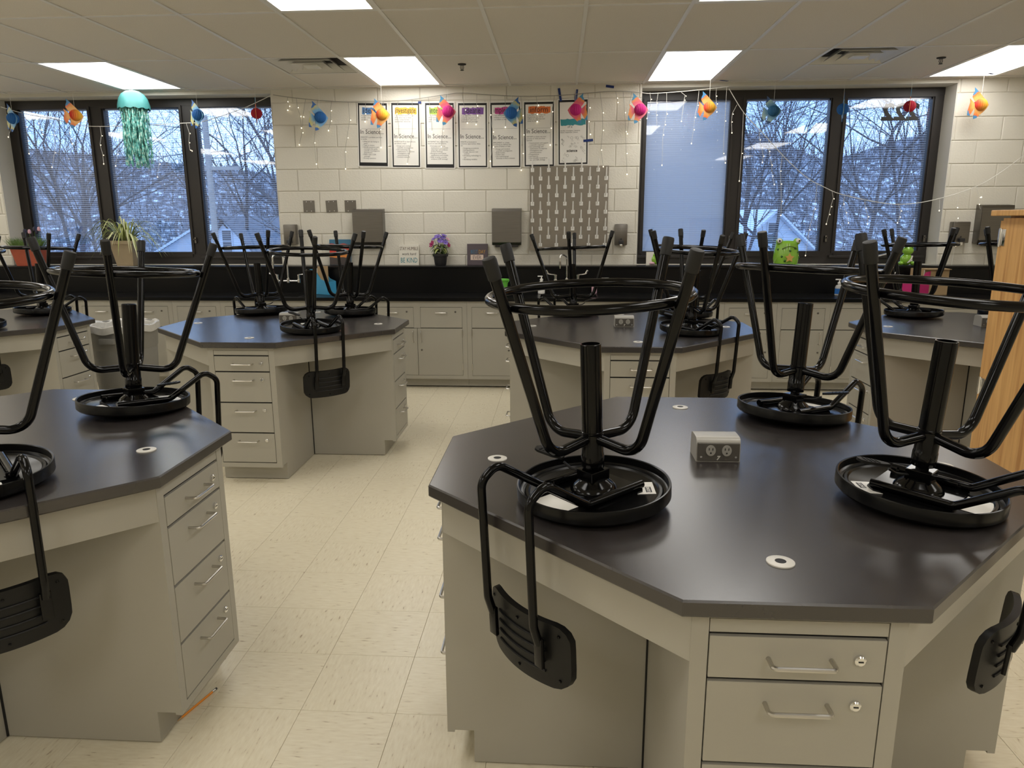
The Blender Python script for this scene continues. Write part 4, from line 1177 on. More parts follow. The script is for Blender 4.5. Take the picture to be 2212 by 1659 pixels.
# ------------------------------------------------------------------ hanging paper fish
FISH = [(140, -5), (105, 45), (65, 85), (20, 130), (-50, 200), (-130, 270), (-122, 215), (-145, 165), (-150, 120), (-120, 75), (-92, 45), (-98, 12), (-140, 50), (-190, 95), (-178, 40), (-190, -20), (-205, -90), (-208, -172), (-165, -178), (-135, -120), (-95, -55),
        (-88, -120), (-102, -190), (-95, -232), (-45, -215), (0, -165), (55, -122), (105, -70)]
def fish_card(name, mt):
    return MB().prism([(x*0.00052, y*0.00052) for x, y in FISH], -0.002, 0.002, Matrix.Rotation(PI/2, 4, 'X')).mesh('fish_card', mt, smooth=False)
def ball_mesh(mt):
    m = MB().sphere((0, 0, 0), 0.051, 40, 16)
    m.v = [(x*(1+0.05*math.cos(20*math.atan2(y, x))), y*(1+0.05*math.cos(20*math.atan2(y, x))), z) for x, y, z in m.v]
    return m.mesh('honeycomb_ball', mt)
CARD = {k: fish_card(k, 'fish_'+k) for k in ('orange', 'pink', 'blue', 'teal')}
BALL = {k: ball_mesh('ball_'+k) for k in ('blue', 'magenta', 'red', 'teal', 'fire')}
THREAD = {}
def fish(x, y, z, card, ball, yaw, sc, label, flip=False):
    t = empty('paper_fish', (x, y, z)); tag(t, label, 'fish decoration', 'paper fish hanging from the ceiling')
    b = empty_part = None
    a = R(yaw)+(PI if flip else 0)
    c = link('fish_card', CARD[card], t, rot=(0, 0, a)); c.scale = (sc, sc, sc)
    bb = link('honeycomb_ball', BALL[ball], t, rot=(0, 0, a)); bb.scale = (sc, sc, sc)
    zt = HC-z-0.001
    MB().tube([(0, 0, 0.05*sc), (0, 0, zt)], 0.0012, 5).build('thread', 'wire_white', t)
FY = 6.98
fish(-5.185, FY, 2.478, 'blue', 'blue', -25, 1.0, 'blue paper fish at the far left, before the left window frame')
fish(-4.565, FY, 2.500, 'orange', 'fire', 55, 1.0, 'orange paper fish turned sideways before the left window')
fish(-3.375, FY, 2.488, 'blue', 'blue', -25, 1.0, 'blue paper fish between the second and third left panes')
fish(-2.815, FY, 2.493, 'pink', 'red', 108, 0.95, 'dark red paper fish seen end-on before the left window')
fish(-2.215, FY, 2.452, 'blue', 'blue', 30, 1.0, 'blue paper fish hanging before the block wall left of the posters')
fish(-1.635, FY, 2.470, 'orange', 'fire', 5, 1.0, 'orange paper fish before the identify poster')
fish(-1.025, FY, 2.488, 'pink', 'magenta', 5, 1.0, 'pink paper fish facing right before the interpret poster')
fish(-0.445, FY, 2.468, 'blue', 'blue', 15, 1.0, 'blue paper fish facing left before the implement poster', True)
fish(0.138, FY, 2.488, 'pink', 'magenta', -5, 1.0, 'pink paper fish facing left before the doodle poster', True)
fish(0.715, FY, 2.482, 'pink', 'magenta', 5, 1.0, 'pink paper fish facing right at the left edge of the right window')
fish(1.325, FY, 2.495, 'orange', 'fire', 5, 0.95, 'orange paper fish before the closed blind')
fish(1.890, FY, 2.455, 'teal', 'teal', -15, 0.92, 'teal paper fish before the middle pane of the right window')
fish(2.490, FY, 2.462, 'teal', 'blue', 76, 0.95, 'blue paper fish seen end-on before a mullion of the right window')
fish(3.062, FY, 2.478, 'pink', 'red', 66, 0.95, 'dark red paper fish seen end-on before the reversed room number')
fish(3.660, FY, 2.485, 'orange', 'fire', 5, 1.0, 'orange paper fish before the block wall at the right')

# jellyfish lantern
jf = empty('jellyfish_lantern', (-3.985, 6.98, 2.60)); tag(jf, 'teal paper jellyfish lantern with shiny streamers before the left window', 'lantern')
dm = MB().lathe([(0.142, -0.055), (0.139, -0.02), (0.125, 0.035), (0.10, 0.075), (0.06, 0.102), (0.025, 0.111), (0.022, 0.111)], 40, cap=False)
dm.v = [(x*(1+0.012*math.cos(24*math.atan2(y, x))), y*(1+0.012*math.cos(24*math.atan2(y, x))), z+0.006*math.cos(12*math.atan2(y, x)) if z < -0.04 else z) for x, y, z in dm.v]
dm.build('dome', 'jelly_dome', jf)
st = MB(); r2 = random.Random(11)
for q in range(190):
    a = r2.uniform(0, 2*PI); rr2 = 0.118*math.sqrt(r2.random()); ln = r2.uniform(0.34, 0.56)
    x, y = rr2*math.cos(a), rr2*math.sin(a); ph = r2.uniform(0, 6)
    tw = r2.uniform(0.6, 1.6); n = 16; wd = 0.0055
    vs = []
    for i in range(n+1):
        f = i/n; z = -0.03-ln*f; an = ph+tw*f*12
        ox_, oy_ = x+0.010*math.sin(ph+f*7), y+0.010*math.cos(ph*1.3+f*6)
        vs += [(ox_-wd*math.cos(an), oy_-wd*math.sin(an), z), (ox_+wd*math.cos(an), oy_+wd*math.sin(an), z)]
    st.add(vs, [(2*i, 2*i+1, 2*i+3, 2*i+2) for i in range(n)])
tag(st.build('streamers', 'streamer', jf), kind='stuff')
MB().tube([(0, 0, 0.105), (0, 0, HC-2.60-0.001)], 0.0012, 5).build('thread', 'wire_white', jf)

# ------------------------------------------------------------------ icicle string lights
def at(px, py, Y):
    d = _fw+_r*((px-1106)/F_PX)+_u*((829.5-py)/F_PX)
    t = Y/d.y
    return Vector((0, 0, CAM_H))+d*t
def string_light(name_label, main, drops, Y, mt):
    pts = [at(a, b, Y) for a, b in main]
    # smooth the main wire
    P = []
    for i in range(len(pts)-1):
        p0 = pts[max(0, i-1)]; p1 = pts[i]; p2 = pts[i+1]; p3 = pts[min(len(pts)-1, i+2)]
        for k in range(6):
            t = k/6
            P.append(0.5*((2*p1)+(p2-p0)*t+(2*p0-5*p1+4*p2-p3)*t*t+(3*p1-p0-3*p2+p3)*t*t*t))
    P.append(pts[-1])
    o = empty('string_light', P[0]); tag(o, name_label, 'string lights', 'icicle string lights')
    c = P[0]
    MB().tube([p-c for p in P], 0.0032, 6).build('main_wire', mt, o)
    bulbs = MB()
    for d in drops:
        dp = [at(a, b, Y+0.004) for a, b in d]
        MB().tube([p-c for p in dp], 0.0017, 5).build('drop_wire', mt, o)
        bulbs.sphere(dp[-1]-c, 0.0042, 8, 6, (1, 1, 1.3))
        for q in dp[1:-1]: bulbs.sphere(q-c+Vector((0.008, 0, -0.006)), 0.0036, 8, 6)
    tag(bulbs.build('bulbs', 'bulb', o), kind='stuff')
r2 = random.Random(5)
def drop(x, y, n, ln):
    d = [(x, y)]
    for k in range(n):
        x += r2.uniform(-6, 6); y += ln/n*r2.uniform(0.8, 1.2); d.append((x, y))
    return d
string_light('white icicle lights sagging across the left window', [(2, 231), (55, 246), (110, 256), (160, 268), (205, 273), (300, 271), (395, 266), (440, 262), (520, 236), (586, 206)],
    [[(20, 236), (24, 275), (18, 296)], drop(55, 246, 3, 75), drop(88, 252, 3, 40), drop(118, 258, 3, 110), drop(152, 268, 3, 45),
     [(216, 273), (219, 292), (216, 312), (222, 334), (224, 354)], drop(258, 272, 3, 90), drop(340, 268, 4, 100), [(402, 266), (409, 287), (408, 307), (410, 323), (415, 326)], drop(490, 246, 3, 45), drop(536, 230, 3, 25)], 7.10, 'wire_white')
wd = [drop(x, y, n, l) for x, y, n, l in ((622, 209, 3, 30), (640, 212, 3, 70), (660, 214, 3, 100), (686, 216, 3, 120), (716, 219, 3, 60), (752, 221, 4, 130), (790, 221, 2, 40), (828, 221, 3, 100), (860, 219, 3, 90), (890, 215, 4, 130), (925, 211, 3, 70), (965, 204, 3, 110), (998, 202, 2, 60), (1030, 202, 3, 70), (1060, 205, 4, 140), (1090, 207, 2, 60), (1125, 208, 4, 150), (1158, 208, 3, 50), (1198, 206, 3, 100), (1240, 204, 2, 30), (1270, 201, 3, 80), (1296, 198, 4, 150), (1330, 197, 2, 25), (1346, 198, 4, 170), (1365, 199, 3, 90))]
string_light('icicle lights draped along the block wall over the posters', [(590, 205), (640, 212), (720, 219), (800, 221), (880, 216), (960, 205), (998, 201), (1060, 205), (1130, 208), (1210, 206), (1280, 200), (1330, 197), (1385, 200)], wd, 7.135, 'wire_clear')
string_light('white icicle lights along the top of the right window', [(1385, 200), (1405, 202), (1440, 200), (1480, 197), (1530, 192), (1574, 187)],
    [drop(1404, 200, 4, 65), drop(1422, 200, 3, 80), [(1440, 200), (1440, 245), (1436, 268), (1432, 290), (1430, 357)], [(1470, 198), (1480, 206), (1478, 215), (1472, 262)], drop(1510, 194, 4, 110), drop(1548, 190, 3, 60), [(1570, 188), (1566, 260), (1562, 330), (1567, 352)]], 7.10, 'wire_white')
string_light('white icicle lights drooping across the right window to the right wall', [(1575, 192), (1608, 245), (1650, 290), (1700, 345), (1745, 385), (1782, 405), (1812, 418), (1870, 432), (1930, 441), (1985, 438), (2040, 426), (2085, 412), (2125, 395), (2165, 370), (2211, 336)],
    [[(1592, 226), (1582, 245), (1580, 262), (1581, 287)], [(1606, 240), (1602, 330), (1597, 391)], drop(1640, 280, 4, 70), drop(1660, 300, 4, 100), drop(1690, 335, 4, 130), [(1765, 398), (1760, 450), (1748, 495), (1740, 552)], [(1797, 411), (1800, 428), (1795, 445), (1791, 462), (1785, 484)],
     drop(1825, 421, 3, 60), drop(1868, 432, 3, 55), drop(1940, 441, 3, 40), [(2030, 429), (2029, 455)], [(2071, 418), (2067, 447), (2068, 470), (2063, 530), (2054, 582)], [(2109, 402), (2116, 425), (2120, 426)], [(2112, 404), (2114, 440), (2124, 469)]], 7.085, 'wire_white')

# ------------------------------------------------------------------ things on the ledge
LZ = SILL+0.0005; LY = 7.075
# spider plant
sp = empty('spider_plant', (-4.257, 7.07, LZ)); tag(sp, 'spider plant with arching striped leaves in a square beige pot', 'plant')
def taper(m, w0, w1, z0, z1, wall=0.006):
    a = [(-w0, -w0), (w0, -w0), (w0, w0), (-w0, w0)]; b = [(-w1, -w1), (w1, -w1), (w1, w1), (-w1, w1)]; c = [(x*(1-wall/w1), y*(1-wall/w1)) for x, y in b]
    vs = [(x, y, z0) for x, y in a]+[(x, y, z1) for x, y in b]+[(x, y, z1) for x, y in c]+[(x, y, z1-0.03) for x, y in c]
    fs = [(3, 2, 1, 0)]+[(i, (i+1) % 4, 4+(i+1) % 4, 4+i) for i in range(4)]+[(4+i, 4+(i+1) % 4, 8+(i+1) % 4, 8+i) for i in range(4)]+[(8+i, 8+(i+1) % 4, 12+(i+1) % 4, 12+i) for i in range(4)]+[(12, 13, 14, 15)]
    m.add(vs, fs)
pm = MB(); taper(pm, 0.082, 0.115, 0, 0.225); pm.build('pot', 'pot_beige', sp, smooth=False)
rm = MB(); rm.box(-0.124, 0.124, -0.124, -0.112, 0.212, 0.245); rm.box(-0.124, 0.124, 0.083, 0.095, 0.212, 0.245); rm.box(-0.124, -0.112, -0.112, 0.083, 0.212, 0.245); rm.box(0.112, 0.124, -0.112, 0.083, 0.212, 0.245)
rm.build('pot_rim', 'pot_beige', sp, smooth=False)
MB().box(-0.11, 0.11, -0.11, 0.083, 0.205, 0.225).build('soil', 'art_dark', sp, smooth=False)
def blade(pts, w, fold=0.25):
    """arched leaf with a raised midrib"""
    vs = []; n = len(pts)
    for i, p in enumerate(pts):
        f = i/(n-1); t = (pts[min(n-1, i+1)]-pts[max(0, i-1)]).normalized(); s = t.cross(Vector((0, 0, 1)))
        s = s.normalized() if s.length > 1e-4 else Vector((1, 0, 0)); nn = s.cross(t)
        ww = w*min(1, 0.5+2*f)*(1-f**2.5)+0.0004
        vs += [tuple(p-s*ww), tuple(p-nn*ww*fold*-1), tuple(p+s*ww)]
    fs = []
    for i in range(n-1): fs += [(3*i, 3*i+1, 3*i+4, 3*i+3), (3*i+1, 3*i+2, 3*i+5, 3*i+4)]
    return MB().add(vs, fs)
r2 = random.Random(21)
for q in range(85):
    a = r2.uniform(0, 2*PI); ln = r2.uniform(0.22, 0.50); lift = r2.uniform(0.08, 0.29)
    if math.sin(a) > 0.5: ln *= 0.55
    ca_, sa_ = math.cos(a), math.sin(a)*0.62
    pts = []
    for i in range(9):
        f = i/8; rr_ = 0.03+ln*0.95*f
        z = 0.22+lift*math.sin(min(1, f*1.15)*PI*0.55)*1.05-max(0, f-0.35)**1.5*ln*1.15*r2.uniform(0.9, 1.1)
        pts.append(Vector((rr_*ca_, rr_*sa_-0.01, z)))
    blade(pts, r2.uniform(0.006, 0.0115)).build('leaf', 'leaf_stripe' if q % 3 == 0 else 'leaf_light', sp)

# terracotta planter with grass and tulips
gp = empty('grass_planter', (-5.28, 7.07, LZ)); tag(gp, 'terracotta planter with artificial grass and dark tulips at the far left', 'plant')
def trough(m, w0, w1, d0, d1, z0, z1):
    vs = [(-w0, -d0, z0), (w0, -d0, z0), (w0, d0, z0), (-w0, d0, z0), (-w1, -d1, z1), (w1, -d1, z1), (w1, d1, z1), (-w1, d1, z1)]
    m.add(vs, [(3, 2, 1, 0), (0, 1, 5, 4), (1, 2, 6, 5), (2, 3, 7, 6), (3, 0, 4, 7), (4, 5, 6, 7)])
m = MB(); trough(m, 0.112, 0.150, 0.055, 0.075, 0, 0.175); m.build('pot', 'terracotta', gp, smooth=False)
m = MB(); trough(m, 0.158, 0.160, 0.082, 0.084, 0.165, 0.190); m.build('pot_rim', 'terracotta', gp, smooth=False)
gm = MB()
for q in range(700):
    x, y = r2.uniform(-0.15, 0.15), r2.uniform(-0.075, 0.06); h = r2.uniform(0.05, 0.105); lx = x*0.45+r2.uniform(-0.03, 0.03); ly = r2.uniform(-0.03, 0.02)
    gm.add([(x-0.0016, y, 0.188), (x+0.0016, y, 0.188), (x+lx*0.5+0.001, y+ly*0.5, 0.188+h*0.6), (x+lx*0.5-0.001, y+ly*0.5, 0.188+h*0.6), (x+lx, y+ly, 0.188+h)], [(0, 1, 2, 3), (3, 2, 4)])
tag(gm.build('grass_tuft', 'grass', gp, smooth=False), kind='stuff')
for k, (x, h, mt) in enumerate(((0.028, 0.125, 'flower_pink'), (0.083, 0.150, 'flower_navy'), (0.130, 0.150, 'flower_pink'), (0.105, 0.125, 'flower_navy'), (-0.02, 0.13, 'flower_navy'))):
    MB().tube([(x*0.9, 0, 0.19), (x, 0, 0.19+h)], 0.002, 5).build('stem', 'grass', gp)
    MB().lathe([(0.003, 0), (0.014, 0.008), (0.016, 0.022), (0.011, 0.040), (0.004, 0.046)], 10, Matrix.Translation((x, 0, 0.185+h))).build('tulip', mt, gp)

# white sign
def canvas(x, w, h, base, label, lean=R(-7)):
    t = empty('word_sign', (x, 7.105, LZ)); t.rotation_euler = (lean, 0, 0); tag(t, label, 'sign', 'square canvas signs on the ledge')
    MB().cbox(-w/2, w/2, 0.0, 0.022, 0.001, h, 0.002).build('canvas', base, t, smooth=False)
    return t
s1 = canvas(-1.458, 0.196, 0.198, 'canvas_white', 'white square sign reading stay humble work hard be kind')
text('STAY HUMBLE', 0.046, 'canvas_brown', s1, (0, -0.001, 0.145), sx=0.62)
text('work hard', 0.034, 'ink_black', s1, (0, -0.001, 0.098), shear=0.15, sx=0.95)
text('BE KIND', 0.068, 'canvas_teal', s1, (0, -0.001, 0.026), sx=0.66)
s2 = canvas(-0.788, 0.200, 0.205, 'canvas_mauve', 'mauve square sign reading best day ever')
text('BEST', 0.050, 'art_blue', s2, (-0.032, -0.001, 0.112), sx=0.66)
text('DAY', 0.050, 'canvas_gold', s2, (0.045, -0.001, 0.112), sx=0.66)
MB().box(-0.066, 0.058, -0.0008, 0.0, 0.050, 0.100).build('pale_panel', 'canvas_pink', s2, smooth=False)
text('EVER', 0.050, 'canvas_mauve', s2, (-0.004, -0.0015, 0.058), sx=0.75)
# landscape canvas
ar = empty('landscape_painting', (-2.14, 7.105, LZ)); ar.rotation_euler = (R(-7), 0, 0); tag(ar, 'small painting of red and orange hills behind the stools left of the white sign', 'painting')
MB().cbox(-0.106, 0.106, 0, 0.02, 0.001, 0.25, 0.002).build('canvas', 'art_blue', ar, smooth=False)
def hills(z, amp, mt, y, ph):
    pts = [(-0.104+0.208*i/16, z+amp*math.sin(ph+i*0.7)) for i in range(17)]
    MB().prism([(-0.104, 0.003)]+[(0.104, 0.003)]+pts[::-1], 0, 0.0006, Matrix.Translation((0, y, 0)) @ Matrix.Rotation(PI/2, 4, 'X')).build('painted_band', mt, ar, smooth=False)
hills(0.205, 0.006, 'art_red', -0.0003, 0.5); hills(0.115, 0.010, 'art_orange', -0.0010, 2.0); hills(0.075, 0.004, 'art_dark', -0.0017, 1.0)

# violet pot
vp = empty('flower_pot', (-1.142, LY-0.005, LZ)); tag(vp, 'black pot of purple and magenta artificial flowers between the two signs', 'plant')
MB().lathe([(0.050, 0.0), (0.056, 0.012), (0.066, 0.085), (0.075, 0.088), (0.077, 0.112), (0.072, 0.113), (0.069, 0.095), (0.0, 0.09)], 28, cap=False).build('pot', 'pot_black', vp)
def petal_flower(c, r_, mt, n=6):
    m = MB(); base = Vector(c)
    ax = (base-Vector((0, 0.03, 0.16))).normalized()
    q = ax.to_track_quat('Z', 'Y').to_matrix().to_4x4()
    for k in range(n):
        a = 2*PI*k/n; M = Matrix.Translation(base) @ q @ Matrix.Rotation(a, 4, 'Z') @ Matrix.Translation((r_*0.55, 0, 0)) @ Matrix.Rotation(R(-18), 4, 'Y')
        m.sphere((0, 0, 0), r_*0.55, 8, 5, (1, 0.75, 0.28), M)
    m.sphere((0, 0, 0), r_*0.25, 8, 5, (1, 1, 0.8), Matrix.Translation(base) @ q @ Matrix.Translation((0, 0, r_*0.15)))
    m.build('bloom', mt, vp)
for (x, y, z, r_, mt) in [(-0.075, -0.03, 0.205, 0.036, 'flower_magenta'), (-0.055, -0.02, 0.255, 0.026, 'flower_purple'), (-0.015, -0.03, 0.272, 0.034, 'flower_purple'), (0.03, -0.02, 0.265, 0.032, 'flower_purple'), (0.055, -0.035, 0.222, 0.032, 'flower_purple'), (0.01, -0.05, 0.235, 0.03, 'flower_purple'), (0.04, 0.0, 0.285, 0.028, 'flower_purple'), (0.085, -0.02, 0.195, 0.024, 'flower_magenta'), (-0.03, 0.01, 0.285, 0.026, 'flower_purple'), (0.075, 0.0, 0.25, 0.024, 'flower_pink')]:
    petal_flower((x, y, z), r_, mt)
    MB().tube([(x*0.2, y*0.2, 0.10), (x*0.7, y*0.7, z*0.8), (x, y, z-0.004)], 0.002, 5).build('stem', 'leaf_dark', vp)
for q in range(34):
    a = r2.uniform(0, 2*PI); ln = r2.uniform(0.05, 0.105); z0 = r2.uniform(0.10, 0.19)
    pts = [Vector(((0.02+ln*f)*math.cos(a), (0.02+ln*f)*math.sin(a)*0.8, z0+0.03*math.sin(f*PI*0.8)-0.045*f*f)) for f in [i/5 for i in range(6)]]
    blade(pts, r2.uniform(0.014, 0.022), 0.15).build('leaf', 'leaf_dark' if q % 2 else 'leaf_light', vp)

# green frog planters
def frog(x, y, s, label, star=True):
    t = empty('frog_figure', (x, y, LZ)); t.scale = (s, s, s); tag(t, label, 'figurine', 'green frog figurines')
    MB().lathe([(0.070, 0.0), (0.098, 0.018), (0.106, 0.06), (0.102, 0.11), (0.096, 0.15), (0.090, 0.19), (0.072, 0.208), (0.05, 0.214), (0.0, 0.214)], 36, cap=False).build('body', 'frog_green', t)
    for sx in (-1, 1):
        MB().sphere((sx*0.072, -0.035, 0.205), 0.030, 16, 10).build('eye_socket', 'frog_green', t)
        e = MB().sphere((sx*0.078, -0.055, 0.212), 0.021, 16, 10).build('eye', 'eye_white', t)
        MB().sphere((sx*0.082, -0.074, 0.212), 0.0075, 10, 6).build('pupil', 'ink_black', e)
        ft = MB()
        for k in range(3): ft.sphere((sx*(0.062+0.022*(k-1)), -0.098, 0.010), 0.0145, 10, 6, (1, 1.5, 0.65))
        ft.build('foot', 'frog_green', t)
    mp = [(0.062*u, -0.103+0.022*u*u, 0.166-0.024*u*u) for u in [-1+2*i/12 for i in range(13)]]
    MB().tube(mp, 0.0035, 6).build('mouth', 'frog_mouth', t)
    for a, z in ((-60, 0.15), (-25, 0.07), (-125, 0.08), (-150, 0.14), (-88, 0.128), (-40, 0.115), (-110, 0.045)):
        rr_ = 0.104 if z < 0.11 else 0.098
        MB().sphere((rr_*math.cos(R(a)), rr_*math.sin(R(a)), z), 0.010, 10, 6, (1, 1, 1)).build('spot', 'frog_spot', t)
    if star:
        P = []
        for k in range(10):
            a = PI/2+k*PI/5; rr_ = 0.040 if k % 2 == 0 else 0.020
            P.append((rr_*math.cos(a), rr_*math.sin(a)))
        MB().prism(P, 0, 0.010, Matrix.Translation((0.0, -0.104, 0.070)) @ Matrix.Rotation(PI/2, 4, 'X')).build('starfish', 'star_orange', t, smooth=False)
    return t
frog(2.115, 7.045, 1.08, 'large ceramic green frog planter with white eyes and a starfish')
# frog picture block
fb = empty('frog_picture', (0.915, 7.09, LZ)); fb.rotation_euler = (R(-5), 0, 0); tag(fb, 'pale card with a green frog relief at the left end of the right window', 'figurine')
MB().cbox(-0.085, 0.075, 0, 0.015, 0.001, 0.125, 0.002).build('card', 'canvas_white', fb, smooth=False)
MB().sphere((0.02, -0.004, 0.055), 0.052, 16, 10, (1.05, 0.4, 0.9)).build('frog_body', 'frog_green', fb)
MB().sphere((0.0, -0.006, 0.093), 0.022, 12, 8, (1, 0.6, 1)).build('frog_eye', 'frog_green', fb)
MB().sphere((0.032, -0.022, 0.075), 0.024, 12, 8, (1, 0.5, 0.7)).build('open_mouth', 'ink_black', fb)
MB().sphere((-0.03, -0.010, 0.018), 0.026, 12, 8, (1, 0.5, 0.5)).build('pink_bow', 'flower_pink', fb)
# double frog
ff = empty('frog_stack', (3.215, 7.06, LZ)); tag(ff, 'small green frog figure with a pale ribbon before the right window', 'figurine')
MB().sphere((0, 0, 0.055), 0.055, 18, 12, (1.0, 0.75, 1.0)).build('body', 'frog_green', ff)
MB().sphere((0.005, -0.005, 0.135), 0.048, 18, 12, (1.05, 0.8, 0.85)).build('head', 'frog_green', ff)
for sx in (-1, 1):
    MB().sphere((sx*0.028+0.005, -0.022, 0.172), 0.014, 10, 8).build('eye', 'frog_green', ff)
    MB().sphere((sx*0.055, -0.02, 0.02), 0.024, 10, 8, (1, 1.2, 0.8)).build('leg', 'frog_green', ff)
MB().tube([(0.03, -0.05, 0.09), (0.02, -0.055, 0.06), (-0.01, -0.06, 0.03), (0.03, -0.05, 0.05)], 0.007, 6).build('ribbon', 'bag', ff)

# ------------------------------------------------------------------ things on the worktop
WZ = CZ+0.0005
def bin_(x, y, w, d, h, mt, label, paper=True, rz=0.0):
    t = empty('magazine_bin', (x, y, WZ), rz); tag(t, label, 'bin', 'plastic magazine bins on the worktop')
    # open box, tall at the back, low sloped front
    m = MB(); th = 0.003
    side = [(-d/2, 0), (d/2, 0), (d/2, h), (d*0.15, h*0.95), (-d*0.15, h*0.62), (-d/2, h*0.52)]
    for sx in (-1, 1):
        m.prism(side, 0, th, Matrix.Translation((sx*(w/2-th/2)-th/2, 0, 0)) @ Matrix(((0, 0, 1, 0), (1, 0, 0, 0), (0, 1, 0, 0), (0, 0, 0, 1))))
    m.box(-w/2, w/2, -d/2, d/2, 0, th); m.box(-w/2+th, w/2-th, d/2-th, d/2, th, h); m.box(-w/2+th, w/2-th, -d/2, -d/2+th, th, h*0.52)
    m.build('shell', mt, t, smooth=False)
    if paper:
        MB().box(-w/2+0.008, w/2-0.008, -0.02, 0.012, th+0.001, h*1.12).build('folder', 'kraft', t, smooth=False)
        MB().box(-w/2+0.010, w/2-0.010, 0.016, 0.03, th+0.001, h*1.05).build('folder', 'canvas_white', t, smooth=False)
bin_(-2.235, 6.84, 0.12, 0.215, 0.232, 'bin_blue', 'bright blue magazine bin holding brown folders beside the left tap', rz=R(62))
bin_(3.225, 6.84, 0.12, 0.22, 0.215, 'bin_pink', 'magenta magazine bin on the worktop behind the far right stools', rz=R(-55))
bin_(-5.75, 6.82, 0.12, 0.22, 0.21, 'bin_blue_deep', 'dark blue magazine bin at the far left end of the worktop', False, rz=R(70))
# kraft box
kb = empty('cardboard_box', (3.40, 6.905, WZ)); tag(kb, 'brown cardboard box standing behind the magenta bin', 'box')
MB().box(-0.115, 0.115, -0.045, 0.055, 0, 0.235).build('box_body', 'kraft', kb, smooth=False)
MB().box(-0.002, 0.002, -0.0465, -0.045, 0, 0.235).build('box_seam', 'canvas_brown', kb, smooth=False)
MB().box(-0.115, 0.115, -0.08, -0.045, 0.230, 0.2335, Matrix.Identity(4)).build('box_flap', 'kraft', kb, smooth=False)
# green bucket
gb = empty('green_bucket', (-0.542, 6.72, WZ)); tag(gb, 'small lime green bucket on the worktop beyond the foreground stool', 'bucket')
MB().lathe([(0.058, 0.0), (0.062, 0.004), (0.078, 0.135), (0.088, 0.137), (0.089, 0.150), (0.080, 0.151), (0.075, 0.13), (0.058, 0.008), (0.0, 0.006)], 32, cap=False).build('pail', 'bucket_green', gb)
MB().tube([(0.088*math.cos(a), -0.02-0.03*math.sin(a), 0.142-0.035*math.sin(a)) for a in [PI*i/12 for i in range(13)]], 0.003, 6).build('bail_handle', 'bucket_green', gb)
# pump bottles
def pump(x, y, mt, label, h=0.105, lab=None):
    t = empty('pump_bottle', (x, y, WZ)); tag(t, label, 'bottle', 'pump bottles on the worktop')
    MB().lathe([(0.030, 0.0), (0.033, 0.004), (0.034, h*0.7), (0.028, h*0.85), (0.013, h*0.93), (0.013, h)], 24).build('bottle', mt, t)
    MB().lathe([(0.015, h), (0.015, h+0.014), (0.006, h+0.016), (0.006, h+0.034)], 16).build('pump_collar', 'white_plastic', t)
    MB().cbox(-0.036, 0.012, -0.007, 0.007, h+0.033, h+0.043, 0.003).build('nozzle', 'white_plastic', t)
    if lab: MB().lathe([(0.0346, 0.015), (0.0346, h*0.6)], 24, cap=False).build('label_band', lab, t)
pump(-0.162, 6.905, 'white_plastic', 'white pump soap bottle on the worktop left of the tap', 0.125)
pump(2.535, 6.80, 'bottle_clear', 'clear hand sanitizer bottle with a blue label below the right window', 0.105, 'bottle_blue')
sb = empty('sponge', (0.335, 6.93, WZ)); tag(sb, 'pale pink sponge standing on the worktop right of the tap', 'sponge')
MB().cbox(-0.025, 0.025, -0.012, 0.012, 0, 0.125, 0.006).build('foam', 'flower_pink', sb)

# lab taps
def tap(x, label, spout_side=0.0):
    t = empty('lab_tap', (x, 6.962, 0.955)); tag(t, label, 'tap', 'chrome laboratory taps')
    MB().tube([(-0.105, -0.045, 0), (0.105, -0.045, 0)], 0.011, 12).build('bridge', 'chrome', t)
    for s in (-1, 1):
        MB().tube([(s*0.105, 0.012, 0), (s*0.105, -0.055, 0)], 0.017, 12).build('inlet', 'chrome', t)
        b = MB(); b.lathe([(0.017, -0.018), (0.019, 0.0), (0.017, 0.018), (0.013, 0.022), (0.013, 0.045), (0.016, 0.047), (0.016, 0.060), (0.010, 0.064)], 16, Matrix.Translation((s*0.105, -0.045, 0)))
        v = b.build('valve', 'chrome', t)
        pts = fillet([(s*0.105, -0.045, 0.060), (s*0.150, -0.055, 0.064), (s*0.178, -0.062, 0.072), (s*0.196, -0.066, 0.104)], 0.02, 4)
        n = len(pts)
        MB().tube(pts, [0.006+0.006*(i/(n-1))**1.5 for i in range(n)], 8).build('blade_handle', 'chrome', v)
    MB().lathe([(0.016, -0.018), (0.018, 0.0), (0.016, 0.026), (0.010, 0.03)], 16, Matrix.Translation((0, -0.045, 0))).build('column_base', 'chrome', t)
    a = R(spout_side)
    dx, dy = math.sin(a), -math.cos(a)
    pts = fillet([(0, -0.045, 0.02), (0, -0.045, 0.225), (0.10*dx, -0.045+0.10*dy, 0.255), (0.15*dx, -0.045+0.15*dy, 0.245), (0.15*dx, -0.045+0.15*dy, 0.185)], [0.03, 0.04, 0.03], 6)
    MB().tube(pts, 0.0085, 12).build('gooseneck', 'chrome', t)
    MB().tube([(0.15*dx, -0.045+0.15*dy, 0.190), (0.15*dx, -0.045+0.15*dy, 0.150), (0.15*dx, -0.045+0.15*dy, 0.125)], [0.011, 0.010, 0.006], 12).build('serrated_nozzle', 'chrome', t)
tap(0.075, 'chrome wrist blade tap in front of the peg rack', -25)
tap(-2.60, 'chrome wrist blade tap behind the middle left stools', -40)
tap(2.88, 'chrome wrist blade tap behind the far right stools', 60)
gv = empty('gas_valve', (0.412, 6.962, 0.955)); tag(gv, 'small chrome gas valve on the backsplash right of the tap', 'valve')
MB().tube([(0, 0.012, 0), (0, -0.05, 0)], 0.014, 12).build('inlet', 'chrome', gv)
